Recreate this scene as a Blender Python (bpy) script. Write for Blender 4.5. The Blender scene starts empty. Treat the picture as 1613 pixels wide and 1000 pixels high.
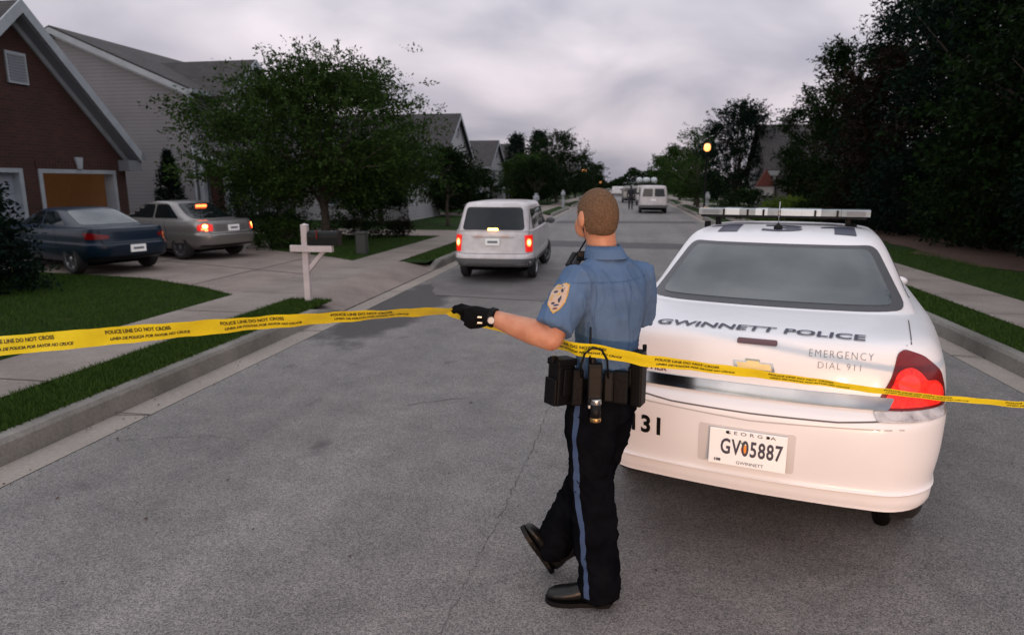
import bpy, bmesh, math, random
import numpy as np
from mathutils import Vector, Matrix, noise
from mathutils.bvhtree import BVHTree
PI = math.pi; R = math.radians
random.seed(7); rng = np.random.default_rng(7)
scn = bpy.context.scene
col = scn.collection

# ------------------------------------------------------------------ camera
CAM_H = 1.78; PITCH = math.atan(212/1050); YAW = math.atan((985-806.5)/1050)
cam_d = bpy.data.cameras.new('camera'); cam = bpy.data.objects.new('camera', cam_d); col.objects.link(cam)
cam.location = (0, 0, CAM_H); cam.rotation_euler = (PI/2-PITCH, 0, YAW)
cam_d.sensor_width = 36; cam_d.lens = 36*1050/1613
cam_d.clip_start = 0.05; cam_d.clip_end = 4000
cam_d.dof.use_dof = True; cam_d.dof.focus_distance = 2.85; cam_d.dof.aperture_fstop = 3.2
scn.camera = cam
scn.render.resolution_x = 1024; scn.render.resolution_y = 634
scn.view_settings.view_transform = 'Standard'; scn.view_settings.look = 'None'
scn.view_settings.gamma = 1; scn.view_settings.exposure = 0.18
ca, sa = math.cos(YAW), math.sin(YAW)
def W(x, d, z=0.0):            # metres right of / ahead of the camera's foot point -> world
    return Vector((x*ca - d*sa, x*sa + d*ca, z))

# ------------------------------------------------------------------ world: dusk overcast
SUN_EL, SUN_AZ = R(16), R(200)     # azimuth measured from +Y clockwise (behind the photographer)
wd = bpy.data.worlds.new('World'); scn.world = wd; wd.use_nodes = True
nt = wd.node_tree; N = nt.nodes; Lk = nt.links; N.clear()
out = N.new('ShaderNodeOutputWorld'); bg = N.new('ShaderNodeBackground'); Lk.new(bg.outputs[0], out.inputs[0])
sky = N.new('ShaderNodeTexSky'); sky.sky_type = 'NISHITA'; sky.sun_disc = False
sky.sun_elevation = SUN_EL; sky.sun_rotation = SUN_AZ; sky.dust_density = 3; sky.ozone_density = 2
tc = N.new('ShaderNodeTexCoord'); sep = N.new('ShaderNodeSeparateXYZ'); Lk.new(tc.outputs['Generated'], sep.inputs[0])
# project direction on a cloud deck
zc = N.new('ShaderNodeMath'); zc.operation = 'MAXIMUM'; zc.inputs[1].default_value = 0.0; Lk.new(sep.outputs[2], zc.inputs[0])
za = N.new('ShaderNodeMath'); za.operation = 'ADD'; za.inputs[1].default_value = 0.42; Lk.new(zc.outputs[0], za.inputs[0])
dx = N.new('ShaderNodeMath'); dx.operation = 'DIVIDE'; Lk.new(sep.outputs[0], dx.inputs[0]); Lk.new(za.outputs[0], dx.inputs[1])
dy = N.new('ShaderNodeMath'); dy.operation = 'DIVIDE'; Lk.new(sep.outputs[1], dy.inputs[0]); Lk.new(za.outputs[0], dy.inputs[1])
cmb = N.new('ShaderNodeCombineXYZ'); Lk.new(dx.outputs[0], cmb.inputs[0]); Lk.new(dy.outputs[0], cmb.inputs[1])
cl = N.new('ShaderNodeTexNoise'); cl.inputs['Scale'].default_value = 2.3; cl.inputs['Detail'].default_value = 6
cl.inputs['Roughness'].default_value = 0.44; cl.inputs['Distortion'].default_value = 0.35; Lk.new(cmb.outputs[0], cl.inputs['Vector'])
cr = N.new('ShaderNodeValToRGB'); Lk.new(cl.outputs[0], cr.inputs[0])
cr.color_ramp.elements[0].position = 0.34; cr.color_ramp.elements[0].color = (0.60, 0.625, 0.71, 1)
cr.color_ramp.elements[1].position = 0.66; cr.color_ramp.elements[1].color = (1.26, 1.21, 1.24, 1)
gr = N.new('ShaderNodeValToRGB'); Lk.new(zc.outputs[0], gr.inputs[0])   # overcast sky: brighter overhead
e = gr.color_ramp.elements; e[0].position = 0.0; e[0].color = (0.47, 0.435, 0.452, 1)
e[1].position = 1.0; e[1].color = (1.04, 1.05, 1.06, 1)
m = e.new(0.12); m.color = (0.61, 0.56, 0.58, 1)
m = e.new(0.34); m.color = (0.67, 0.665, 0.69, 1)
m = e.new(0.6); m.color = (0.84, 0.84, 0.86, 1)
mul = N.new('ShaderNodeMix'); mul.data_type = 'RGBA'; mul.blend_type = 'MULTIPLY'; mul.inputs[0].default_value = 1
Lk.new(gr.outputs[0], mul.inputs[6]); Lk.new(cr.outputs[0], mul.inputs[7])
sc = N.new('ShaderNodeMix'); sc.data_type = 'RGBA'; sc.blend_type = 'MULTIPLY'; sc.inputs[0].default_value = 1
Lk.new(mul.outputs[2], sc.inputs[6]); sc.inputs[7].default_value = (10, 10, 10, 1)
mx = N.new('ShaderNodeMix'); mx.data_type = 'RGBA'; mx.inputs[0].default_value = 0.95
Lk.new(sky.outputs[0], mx.inputs[6]); Lk.new(sc.outputs[2], mx.inputs[7]); Lk.new(mx.outputs[2], bg.inputs[0])
bg.inputs[1].default_value = 0.105
sun_d = bpy.data.lights.new('sun', 'SUN'); sun = bpy.data.objects.new('sun', sun_d); col.objects.link(sun)
sun_d.energy = 0.5; sun_d.angle = R(45); sun_d.color = (1.0, 0.86, 0.76)
sd = Vector((math.sin(SUN_AZ)*math.cos(SUN_EL), math.cos(SUN_AZ)*math.cos(SUN_EL), math.sin(SUN_EL)))
sun.rotation_euler = sd.to_track_quat('Z', 'Y').to_euler(); sun.location = sd*60

# ------------------------------------------------------------------ materials
MATS = {}
def mat(name, c, rough=0.6, spec=0.5, metal=0.0, c2=None, ns=5.0, detail=4, bump=0.0, bs=40.0, emit=None, es=0.0,
        coat=0.0, ior=1.5, trans=0.0, fac=(0.35, 0.65), bd=0.01):
    if name in MATS: return MATS[name]
    m = bpy.data.materials.new(name); m.use_nodes = True; t = m.node_tree; b = t.nodes['Principled BSDF']
    b.inputs['Base Color'].default_value = (*c, 1); b.inputs['Roughness'].default_value = rough
    b.inputs['Metallic'].default_value = metal; b.inputs['IOR'].default_value = ior
    b.inputs['Specular IOR Level'].default_value = spec; b.inputs['Coat Weight'].default_value = coat
    b.inputs['Coat Roughness'].default_value = 0.05
    b.inputs['Transmission Weight'].default_value = trans
    if emit: b.inputs['Emission Color'].default_value = (*emit, 1); b.inputs['Emission Strength'].default_value = es
    co = t.nodes.new('ShaderNodeTexCoord')
    if c2 is not None:
        n = t.nodes.new('ShaderNodeTexNoise'); n.inputs['Scale'].default_value = ns; n.inputs['Detail'].default_value = detail
        t.links.new(co.outputs['Object'], n.inputs['Vector'])
        r = t.nodes.new('ShaderNodeValToRGB'); r.color_ramp.elements[0].position = fac[0]; r.color_ramp.elements[1].position = fac[1]
        r.color_ramp.elements[0].color = (*c, 1); r.color_ramp.elements[1].color = (*c2, 1)
        t.links.new(n.outputs[0], r.inputs[0]); t.links.new(r.outputs[0], b.inputs['Base Color'])
    if bump:
        n = t.nodes.new('ShaderNodeTexNoise'); n.inputs['Scale'].default_value = bs; n.inputs['Detail'].default_value = 3
        t.links.new(co.outputs['Object'], n.inputs['Vector'])
        bp = t.nodes.new('ShaderNodeBump'); bp.inputs['Strength'].default_value = bump; bp.inputs['Distance'].default_value = bd
        t.links.new(n.outputs[0], bp.inputs['Height']); t.links.new(bp.outputs[0], b.inputs['Normal'])
    MATS[name] = m; return m
def nd(t, kind, **kw):
    n = t.nodes.new(kind)
    for k, v in kw.items():
        if hasattr(n, k): setattr(n, k, v)
        else: n.inputs[k.replace('_', ' ')].default_value = v
    return n
def mixc(t, fac, a, b, bt='MIX'):
    n = t.nodes.new('ShaderNodeMix'); n.data_type = 'RGBA'; n.blend_type = bt
    for i, v in ((0, fac), (6, a), (7, b)):
        if hasattr(v, 'is_output'): t.links.new(v, n.inputs[i])
        elif i == 0: n.inputs[0].default_value = v
        else: n.inputs[i].default_value = (*v, 1)
    return n.outputs[2]
def ramp(t, src, p0, p1, c0=(0, 0, 0), c1=(1, 1, 1)):
    r = t.nodes.new('ShaderNodeValToRGB'); e = r.color_ramp.elements
    e[0].position = p0; e[1].position = p1; e[0].color = (*c0, 1); e[1].color = (*c1, 1)
    t.links.new(src, r.inputs[0]); return r.outputs[0]
def m_asphalt():
    m = bpy.data.materials.new('asphalt'); m.use_nodes = True; t = m.node_tree; b = t.nodes['Principled BSDF']
    co = t.nodes.new('ShaderNodeTexCoord'); P = co.outputs['Object']
    def noi(s, d=3, r=0.6):
        n = nd(t, 'ShaderNodeTexNoise', Scale=s, Detail=d, Roughness=r); t.links.new(P, n.inputs['Vector']); return n.outputs[0]
    big = ramp(t, noi(0.35, 5), .3, .72, (.142, .137, .134), (.195, .188, .184))
    mid = ramp(t, noi(3.2, 8, .72), .33, .7, (.78, .78, .79), (1.17, 1.16, 1.15))
    c = mixc(t, 1.0, big, mid, 'MULTIPLY')
    v = nd(t, 'ShaderNodeTexVoronoi', Scale=175.0); t.links.new(P, v.inputs['Vector'])
    sv = t.nodes.new('ShaderNodeSeparateColor'); t.links.new(v.outputs['Color'], sv.inputs[0])
    st = ramp(t, sv.outputs[0], .0, 1.0, (.42, .42, .43), (1.62, 1.60, 1.57))
    c = mixc(t, 1.0, c, st, 'MULTIPLY')
    mp = nd(t, 'ShaderNodeMapping'); mp.inputs['Scale'].default_value = (1.3, .07, 1); t.links.new(P, mp.inputs[0])
    ln = nd(t, 'ShaderNodeTexNoise', Scale=1.0, Detail=3); t.links.new(mp.outputs[0], ln.inputs['Vector'])
    c = mixc(t, 1.0, c, ramp(t, ln.outputs[0], .35, .65, (.86, .86, .86), (1.10, 1.10, 1.09)), 'MULTIPLY')     # wheel tracks
    # damp-dark stain by the left gutter
    mp2 = nd(t, 'ShaderNodeMapping'); mp2.inputs['Location'].default_value = (3.25/.62, -9.2/2.5, 0); mp2.inputs['Scale'].default_value = (1/.62, 1/2.5, 0); t.links.new(P, mp2.inputs[0])
    vl = nd(t, 'ShaderNodeVectorMath', operation='LENGTH'); t.links.new(mp2.outputs[0], vl.inputs[0])
    ad0 = nd(t, 'ShaderNodeMath', operation='ADD'); t.links.new(vl.outputs['Value'], ad0.inputs[0]); t.links.new(noi(1.6, 5, .6), ad0.inputs[1])
    ad = nd(t, 'ShaderNodeMath', operation='MULTIPLY'); ad.inputs[1].default_value = .5; t.links.new(ad0.outputs[0], ad.inputs[0])
    c = mixc(t, ramp(t, ad.outputs[0], .66, .78, (1, 1, 1), (0, 0, 0)), c, (.052, .050, .050))
    spots = ramp(t, noi(2.1, 3, .45), .66, .76)           # oil drips and dark stains
    c = mixc(t, spots, c, (.075, .068, .068))
    t.links.new(c, b.inputs['Base Color'])
    b.inputs['Roughness'].default_value = .72
    bp = nd(t, 'ShaderNodeBump', Strength=.55, Distance=.006); t.links.new(v.outputs['Distance'], bp.inputs['Height'])
    t.links.new(bp.outputs[0], b.inputs['Normal']); return m
def m_concrete(name, a, bb, jx=0.0, jy=0.0):
    m = bpy.data.materials.new(name); m.use_nodes = True; t = m.node_tree; b = t.nodes['Principled BSDF']
    co = t.nodes.new('ShaderNodeTexCoord'); P = co.outputs['Object']
    n1 = nd(t, 'ShaderNodeTexNoise', Scale=1.1, Detail=6, Roughness=.65); t.links.new(P, n1.inputs['Vector'])
    n2 = nd(t, 'ShaderNodeTexNoise', Scale=45.0, Detail=2); t.links.new(P, n2.inputs['Vector'])
    c = ramp(t, n1.outputs[0], .3, .7, a, bb)
    c = mixc(t, 1.0, c, ramp(t, n2.outputs[0], .3, .7, (.82, .82, .82), (1.1, 1.1, 1.1)), 'MULTIPLY')
    t.links.new(c, b.inputs['Base Color']); b.inputs['Roughness'].default_value = .85
    bp = nd(t, 'ShaderNodeBump', Strength=.3, Distance=.005); t.links.new(n2.outputs[0], bp.inputs['Height'])
    t.links.new(bp.outputs[0], b.inputs['Normal']); return m
def m_grass(name, a, bb, cc):
    m = bpy.data.materials.new(name); m.use_nodes = True; t = m.node_tree; b = t.nodes['Principled BSDF']
    co = t.nodes.new('ShaderNodeTexCoord'); P = co.outputs['Object']
    n1 = nd(t, 'ShaderNodeTexNoise', Scale=.9, Detail=5, Roughness=.7); t.links.new(P, n1.inputs['Vector'])
    n2 = nd(t, 'ShaderNodeTexNoise', Scale=60.0, Detail=3, Roughness=.8); t.links.new(P, n2.inputs['Vector'])
    n3 = nd(t, 'ShaderNodeTexNoise', Scale=2.7, Detail=4); t.links.new(P, n3.inputs['Vector'])
    c = ramp(t, n1.outputs[0], .3, .7, a, bb)
    c = mixc(t, ramp(t, n3.outputs[0], .58, .72), c, cc)
    c = mixc(t, 1.0, c, ramp(t, n2.outputs[0], .3, .7, (.45, .45, .45), (1.5, 1.5, 1.4)), 'MULTIPLY')
    t.links.new(c, b.inputs['Base Color']); b.inputs['Roughness'].default_value = .95; b.inputs['Specular IOR Level'].default_value = .1
    bp = nd(t, 'ShaderNodeBump', Strength=1.0, Distance=.03); t.links.new(n2.outputs[0], bp.inputs['Height'])
    t.links.new(bp.outputs[0], b.inputs['Normal']); return m
def m_leaf(name, a, bb, rough=.6):
    m = bpy.data.materials.new(name); m.use_nodes = True; t = m.node_tree; b = t.nodes['Principled BSDF']
    g = t.nodes.new('ShaderNodeNewGeometry')
    c = ramp(t, g.outputs['Random Per Island'], 0, 1, a, bb)
    t.links.new(c, b.inputs['Base Color']); b.inputs['Roughness'].default_value = rough; b.inputs['Specular IOR Level'].default_value = .06
    tr = t.nodes.new('ShaderNodeBsdfTranslucent'); t.links.new(c, tr.inputs[0])
    ms = t.nodes.new('ShaderNodeMixShader'); ms.inputs[0].default_value = .25
    t.links.new(b.outputs[0], ms.inputs[1]); t.links.new(tr.outputs[0], ms.inputs[2])
    t.links.new(ms.outputs[0], t.nodes['Material Output'].inputs[0]); return m
def m_brick(name, a, bb, mortar, s=1.0):
    m = bpy.data.materials.new(name); m.use_nodes = True; t = m.node_tree; b = t.nodes['Principled BSDF']
    co = t.nodes.new('ShaderNodeTexCoord'); s3 = t.nodes.new('ShaderNodeSeparateXYZ'); t.links.new(co.outputs['Object'], s3.inputs[0])
    ad = nd(t, 'ShaderNodeMath', operation='ADD'); t.links.new(s3.outputs[0], ad.inputs[0]); t.links.new(s3.outputs[1], ad.inputs[1])
    cb = t.nodes.new('ShaderNodeCombineXYZ'); t.links.new(ad.outputs[0], cb.inputs[0]); t.links.new(s3.outputs[2], cb.inputs[1])
    br = nd(t, 'ShaderNodeTexBrick', Scale=s, Mortar_Size=.008, Brick_Width=.21, Row_Height=.075)
    br.inputs['Color1'].default_value = (*a, 1); br.inputs['Color2'].default_value = (*bb, 1); br.inputs['Mortar'].default_value = (*mortar, 1)
    t.links.new(cb.outputs[0], br.inputs['Vector'])
    n = nd(t, 'ShaderNodeTexNoise', Scale=1.3, Detail=4); t.links.new(co.outputs['Object'], n.inputs['Vector'])
    c = mixc(t, 1.0, br.outputs[0], ramp(t, n.outputs[0], .3, .7, (.8, .8, .8), (1.15, 1.15, 1.15)), 'MULTIPLY')
    t.links.new(c, b.inputs['Base Color']); b.inputs['Roughness'].default_value = .9
    bp = nd(t, 'ShaderNodeBump', Strength=.5, Distance=.01); bp.invert = True; t.links.new(br.outputs['Fac'], bp.inputs['Height'])
    t.links.new(bp.outputs[0], b.inputs['Normal']); return m
def m_siding(name, c, step=.13):
    m = bpy.data.materials.new(name); m.use_nodes = True; t = m.node_tree; b = t.nodes['Principled BSDF']
    co = t.nodes.new('ShaderNodeTexCoord'); s3 = t.nodes.new('ShaderNodeSeparateXYZ'); t.links.new(co.outputs['Object'], s3.inputs[0])
    dv = nd(t, 'ShaderNodeMath', operation='DIVIDE'); dv.inputs[1].default_value = step; t.links.new(s3.outputs[2], dv.inputs[0])
    fr = nd(t, 'ShaderNodeMath', operation='FRACT'); t.links.new(dv.outputs[0], fr.inputs[0])
    n = nd(t, 'ShaderNodeTexNoise', Scale=.8, Detail=5); t.links.new(co.outputs['Object'], n.inputs['Vector'])
    k = ramp(t, n.outputs[0], .3, .7, tuple(x*.88 for x in c), tuple(x*1.08 for x in c))
    c1 = mixc(t, ramp(t, fr.outputs[0], .0, .12, (1, 1, 1), (0, 0, 0)), k, tuple(x*.55 for x in c))
    t.links.new(c1, b.inputs['Base Color']); b.inputs['Roughness'].default_value = .7
    bp = nd(t, 'ShaderNodeBump', Strength=1.0, Distance=.015); bp.invert = True; t.links.new(fr.outputs[0], bp.inputs['Height'])
    t.links.new(bp.outputs[0], b.inputs['Normal']); return m
M = {}
M['asphalt'] = m_asphalt()
M['gutter'] = m_concrete('gutter_concrete', (.22, .195, .17), (.32, .285, .25))
M['kerb'] = m_concrete('kerb_concrete', (.095, .092, .080), (.24, .23, .205))
M['walk'] = m_concrete('walk_concrete', (.165, .14, .12), (.265, .232, .205))
M['drive'] = m_concrete('drive_concrete', (.165, .132, .115), (.28, .235, .205))
M['joint'] = mat('joint', (.06, .05, .045), .95)
M['patch'] = mat('new_asphalt', (.045, .042, .045), .75, c2=(.075, .07, .072), ns=6, bump=.5, bs=150, bd=.004)
M['crack'] = mat('crack', (.055, .05, .05), .9)
M['grass'] = m_grass('lawn_grass', (.014, .034, .008), (.026, .056, .011), (.042, .058, .016))
M['earth'] = m_grass('rough_ground', (.02, .04, .012), (.03, .05, .015), (.05, .05, .02))
M['blade'] = m_leaf('grass_blade', (.020, .046, .008), (.066, .118, .022))
M['mulch'] = mat('pine_straw', (.040, .020, .012), .95, c2=(.075, .036, .02), ns=9, bump=.8, bs=60)
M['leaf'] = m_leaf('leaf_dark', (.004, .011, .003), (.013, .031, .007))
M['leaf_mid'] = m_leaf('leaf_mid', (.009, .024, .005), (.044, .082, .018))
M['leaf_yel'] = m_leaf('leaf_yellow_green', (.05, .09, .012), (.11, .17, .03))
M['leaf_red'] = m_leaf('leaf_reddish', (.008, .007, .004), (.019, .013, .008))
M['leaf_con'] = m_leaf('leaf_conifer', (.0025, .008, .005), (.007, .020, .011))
M['bark'] = mat('bark', (.045, .035, .028), .9, c2=(.09, .075, .06), ns=12, bump=.8, bs=30)
M['brick'] = m_brick('red_brick', (.058, .018, .011), (.036, .012, .008), (.045, .030, .026))
M['siding'] = m_siding('grey_siding', (.17, .165, .175))
M['siding_w'] = m_siding('white_siding', (.36, .36, .37))
M['trim'] = mat('white_trim', (.34, .37, .40), .5, c2=(.28, .31, .34), ns=3)
M['trimd'] = mat('grey_trim', (.17, .185, .21), .6)
M['shingle'] = m_brick('shingles', (.055, .050, .050), (.036, .034, .034), (.02, .02, .02), .8)
M['pane'] = mat('window_pane', (.05, .06, .07), .08, ior=1.6)
M['door_red'] = mat('door_red', (.10, .02, .02), .5)
M['gdoor'] = mat('garage_panel', (.30, .33, .38), .55, c2=(.25, .28, .33), ns=3)
M['glow'] = mat('lit_garage_interior', (.13, .066, .03), .8, c2=(.085, .044, .02), ns=2, emit=(1.0, .42, .15), es=.028)
M['pwhite'] = mat('police_white_paint', (.80, .795, .81), .30, spec=.45, coat=.2, c2=(.75, .745, .76), ns=2)
M['vwhite'] = mat('dusty_white_paint', (.62, .60, .61), .35, coat=.4, c2=(.50, .47, .47), ns=4)
M['blue'] = mat('blue_paint', (.006, .016, .032), .3, spec=.25, coat=.25)
M['silver'] = mat('champagne_paint', (.20, .193, .185), .32, metal=.45, coat=.7)
M['black'] = mat('black_plastic', (.004, .004, .0045), .5, spec=.2)
M['dgrey'] = mat('grey_cladding', (.10, .10, .105), .6)
M['arch'] = mat('wheel_well', (.006, .006, .006), .95, spec=.05)
M['tyre'] = mat('tyre_rubber', (.016, .016, .017), .85, bump=.3, bs=80)
M['rim'] = mat('alloy', (.42, .43, .45), .3, metal=.9)
M['steel'] = mat('dark_steel_wheel', (.06, .06, .065), .45, metal=.6)
M['glass'] = mat('tinted_glass', (.006, .009, .010), .05, ior=1.5)
M['rglass'] = mat('rear_screen', (.085, .105, .108), .05, ior=1.6, c2=(.040, .054, .058), ns=1.3, fac=(.4, .6))  # grey-teal mottling in the base colour stands in for sky reflected in the glass
M['wborder'] = mat('screen_border', (.055, .058, .065), .35, bump=.4, bs=400)
M['rubber'] = mat('rubber_seal', (.03, .03, .033), .6)
M['chrome'] = mat('chrome', (.40, .41, .43), .16, metal=1.0, c2=(.24, .255, .28), ns=2.5)
M['gold'] = mat('gold_badge', (.75, .58, .28), .25, metal=.6)
M['red'] = mat('red_lens', (.16, .002, .003), .2, coat=.2, spec=.4)
M['redlit'] = mat('red_lamp_lit', (.42, .004, .005), .2, coat=.3, spec=.4, emit=(1, .02, .015), es=.45, c2=(.85, .03, .015), ns=60)
M['redhot'] = mat('brake_lamp_core', (.9, .1, .05), .3, emit=(1, .12, .03), es=6)
M['orangehot'] = mat('brake_lamp_orange', (.9, .4, .1), .3, emit=(1, .45, .10), es=9)
M['dred'] = mat('dark_red_lens', (.085, .006, .010), .15, coat=1)
M['clear'] = mat('clear_lens', (.50, .48, .48), .1, spec=.8, coat=1, c2=(.18, .15, .16), ns=14)
M['lens'] = mat('lightbar_lens', (.20, .23, .24), .12, coat=.5, c2=(.12, .15, .16), ns=9)
M['led'] = mat('lightbar_reflector', (.48, .53, .55), .2, spec=.6, coat=.5)
M['navy'] = mat('navy_vinyl', (.022, .026, .055), .45)
M['thinl'] = mat('grey_vinyl', (.16, .18, .20), .5)
M['plate'] = mat('plate_white', (.85, .87, .87), .35, emit=(1, 1, 1), es=.05)
M['ink'] = mat('plate_ink', (.05, .045, .07), .5)
M['peach'] = mat('plate_peach', (.85, .30, .04), .5)
M['pgreen'] = mat('plate_green', (.08, .22, .06), .5)
M['tape'] = mat('yellow_tape', (.80, .66, .012), .38, c2=(.70, .56, .01), ns=7, bump=.35, bs=9, bd=.02)
M['tapetxt'] = mat('tape_print', (.04, .035, .01), .5)
M['postw'] = mat('painted_post', (.55, .50, .50), .6, c2=(.45, .40, .40), ns=6)
M['lamp'] = mat('sodium_globe', (1, .6, .3), .4, emit=(1.0, .34, .09), es=2.3)
M['skin'] = mat('skin', (.52, .255, .155), .5, c2=(.43, .18, .105), ns=22, bump=.3, bs=260, bd=.003, fac=(.3, .7))
M['hair'] = mat('short_brown_hair', (.095, .057, .035), .85, spec=.1, c2=(.21, .132, .080), ns=170, bump=1, bs=500, bd=.004, fac=(.3, .75))
M['shirt'] = mat('blue_shirt', (.088, .150, .262), .85, spec=.15, c2=(.070, .125, .225), ns=9, bump=.40, bs=22, bd=.012)
M['trouser'] = mat('black_trousers', (.003, .0033, .0045), 1.0, spec=.0, c2=(.0055, .006, .008), ns=9, bump=.5, bs=14, bd=.02)
M['stripe'] = mat('blue_stripe', (.045, .075, .15), .9, spec=.1)
M['leather'] = mat('black_leather', (.003, .003, .0035), .55, spec=.14, bump=.2, bs=60)
M['glove'] = mat('black_glove', (.004, .0045, .005), .8, spec=.08, bump=.4, bs=50)
M['shoe'] = mat('shoe_leather', (.005, .005, .005), .38, spec=.35, bump=.1, bs=40)
M['dial'] = mat('watch_dial', (.26, .30, .33), .3, coat=.3)
M['metal'] = mat('brushed_metal', (.45, .45, .46), .3, metal=1)
M['pcream'] = mat('patch_cream', (.48, .36, .28), .8)
M['pgold'] = mat('patch_border', (.55, .33, .06), .7)
M['eye'] = mat('eye_white', (.7, .7, .68), .3)
M['dark'] = mat('dark_clothes', (.015, .015, .02), .8)
M['flag'] = mat('terracotta', (.10, .026, .02), .8)
M['util'] = mat('utility_box_green', (.035, .04, .036), .7)
M['amber'] = mat('amber_lamp', (.9, .3, .05), .3, emit=(1, .42, .06), es=5)

# ------------------------------------------------------------------ builders
def nm(s): return s
def mk(name, verts, faces, ms, parent=None, smooth=False, mi=None):
    me = bpy.data.meshes.new(name); me.from_pydata([tuple(v) for v in verts], [], [tuple(f) for f in faces]); me.update()
    if not isinstance(ms, (list, tuple)): ms = [ms]
    for x in ms: me.materials.append(x)
    if mi is not None: me.polygons.foreach_set('material_index', mi)
    if smooth: me.polygons.foreach_set('use_smooth', [True]*len(me.polygons))
    o = bpy.data.objects.new(name, me); col.objects.link(o)
    if parent: o.parent = parent
    return o
def tag(o, label, cat, group=None):
    o['label'] = label; o['category'] = cat
    if group: o['group'] = group
    return o
def thing(name, label, cat, loc=(0, 0, 0), rz=0.0, group=None, scale=None):
    o = bpy.data.objects.new(name, None); col.objects.link(o); o.empty_display_size = .2
    o.location = loc; o.rotation_euler = (0, 0, rz)
    if scale: o.scale = tuple(scale) if hasattr(scale, '__len__') else (scale,)*3
    return tag(o, label, cat, group)
def struct(o): o['kind'] = 'structure'; return o
def dup(root, loc, rz=0.0, label=None, group=None, scale=None):
    def cp(o, par):
        c = o.copy(); col.objects.link(c); c.parent = par
        for ch in [x for x in bpy.data.objects if x.parent == o]: cp(ch, c)
        return c
    r = cp(root, None); r.location = loc; r.rotation_euler = (0, 0, rz)
    if scale: r.scale = scale if hasattr(scale, '__len__') else (scale,)*3
    if label: r['label'] = label
    if group: r['group'] = group
    return r
class MB:
    def __init__(s): s.v = []; s.f = []; s.m = []; s.mt = []
    def _mi(s, m):
        if m is None: m = s.mt[0] if s.mt else M['trim']
        if m not in s.mt: s.mt.append(m)
        return s.mt.index(m)
    def add(s, v, f, m=None):
        k = len(s.v); i = s._mi(m); s.v += [Vector(x) for x in v]; s.f += [tuple(a+k for a in q) for q in f]; s.m += [i]*len(f); return s
    def box(s, a, b, m=None, bev=0.0, mat4=None):
        x0, y0, z0 = a; x1, y1, z1 = b
        if bev <= 0:
            v = [(x, y, z) for z in (z0, z1) for (x, y) in ((x0, y0), (x1, y0), (x1, y1), (x0, y1))]
            f = [(3, 2, 1, 0), (4, 5, 6, 7), (0, 1, 5, 4), (1, 2, 6, 5), (2, 3, 7, 6), (3, 0, 4, 7)]
        else:
            bm = bmesh.new(); bmesh.ops.create_cube(bm, size=1)
            for q in bm.verts: q.co = Vector(((x0+x1)/2+q.co.x*(x1-x0), (y0+y1)/2+q.co.y*(y1-y0), (z0+z1)/2+q.co.z*(z1-z0)))
            bmesh.ops.bevel(bm, geom=list(bm.edges), offset=bev, segments=2, affect='EDGES', profile=.5)
            v = [q.co.copy() for q in bm.verts]; bm.verts.index_update(); f = [[q.index for q in p.verts] for p in bm.faces]; bm.free()
        if mat4: v = [mat4 @ Vector(q) for q in v]
        return s.add(v, f, m)
    def prism(s, poly, axis, a, b, m=None):     # poly in the two other axes, extruded along axis from a to b
        n = len(poly); v = []
        for t in (a, b):
            for (p, q) in poly:
                v.append({'x': (t, p, q), 'y': (p, t, q), 'z': (p, q, t)}[axis])
        f = [tuple(range(n-1, -1, -1)), tuple(range(n, 2*n))]+[(i, (i+1) % n, n+(i+1) % n, n+i) for i in range(n)]
        return s.add(v, f, m)
    def tube(s, pts, rs, m=None, n=8, cap=True):
        pts = [Vector(p) for p in pts]
        if not hasattr(rs, '__len__'): rs = [rs]*len(pts)
        v = []; f = []; k = len(pts); ref = None
        for i, p in enumerate(pts):
            d = (pts[min(i+1, k-1)]-pts[max(i-1, 0)]).normalized()
            if ref is None: ref = Vector((0, 0, 1)) if abs(d.z) < .9 else Vector((1, 0, 0))
            a = d.cross(ref).normalized(); b = a.cross(d).normalized(); ref = b
            r = rs[i] if hasattr(rs[i], '__len__') else (rs[i], rs[i])
            for j in range(n):
                t = 2*PI*j/n; v.append(p+a*math.cos(t)*r[0]+b*math.sin(t)*r[1])
        for i in range(k-1):
            for j in range(n): f.append((i*n+j, i*n+(j+1) % n, (i+1)*n+(j+1) % n, (i+1)*n+j))
        if cap: f.append(tuple(range(n-1, -1, -1))); f.append(tuple(range((k-1)*n, k*n)))
        return s.add(v, f, m)
    def lathe(s, prof, m=None, n=20, axis='z', c=(0, 0, 0), cap=True):
        v = []; f = []; k = len(prof); c = Vector(c)
        for (r, h) in prof:
            for j in range(n):
                t = 2*PI*j/n; a, b = r*math.cos(t), r*math.sin(t)
                v.append(c+Vector({'z': (a, b, h), 'x': (h, a, b), 'y': (b, h, a)}[axis]))
        for i in range(k-1):
            for j in range(n): f.append((i*n+j, i*n+(j+1) % n, (i+1)*n+(j+1) % n, (i+1)*n+j))
        if cap: f.append(tuple(range(n-1, -1, -1))); f.append(tuple(range((k-1)*n, k*n)))
        return s.add(v, f, m)
    def ell(s, c, r, m=None, nu=16, nv=10, mat4=None):
        prof = []; v = []; f = []; c = Vector(c)
        for i in range(nv+1):
            a = PI*i/nv-PI/2
            for j in range(nu):
                t = 2*PI*j/nu; q = Vector((r[0]*math.cos(a)*math.cos(t), r[1]*math.cos(a)*math.sin(t), r[2]*math.sin(a)))
                if mat4: q = mat4 @ q
                v.append(c+q)
        for i in range(nv):
            for j in range(nu): f.append((i*nu+j, i*nu+(j+1) % nu, (i+1)*nu+(j+1) % nu, (i+1)*nu+j))
        return s.add(v, f, m)
    def build(s, name, parent=None, smooth=False):
        return mk(name, s.v, s.f, s.mt, parent, smooth, s.m)
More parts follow.
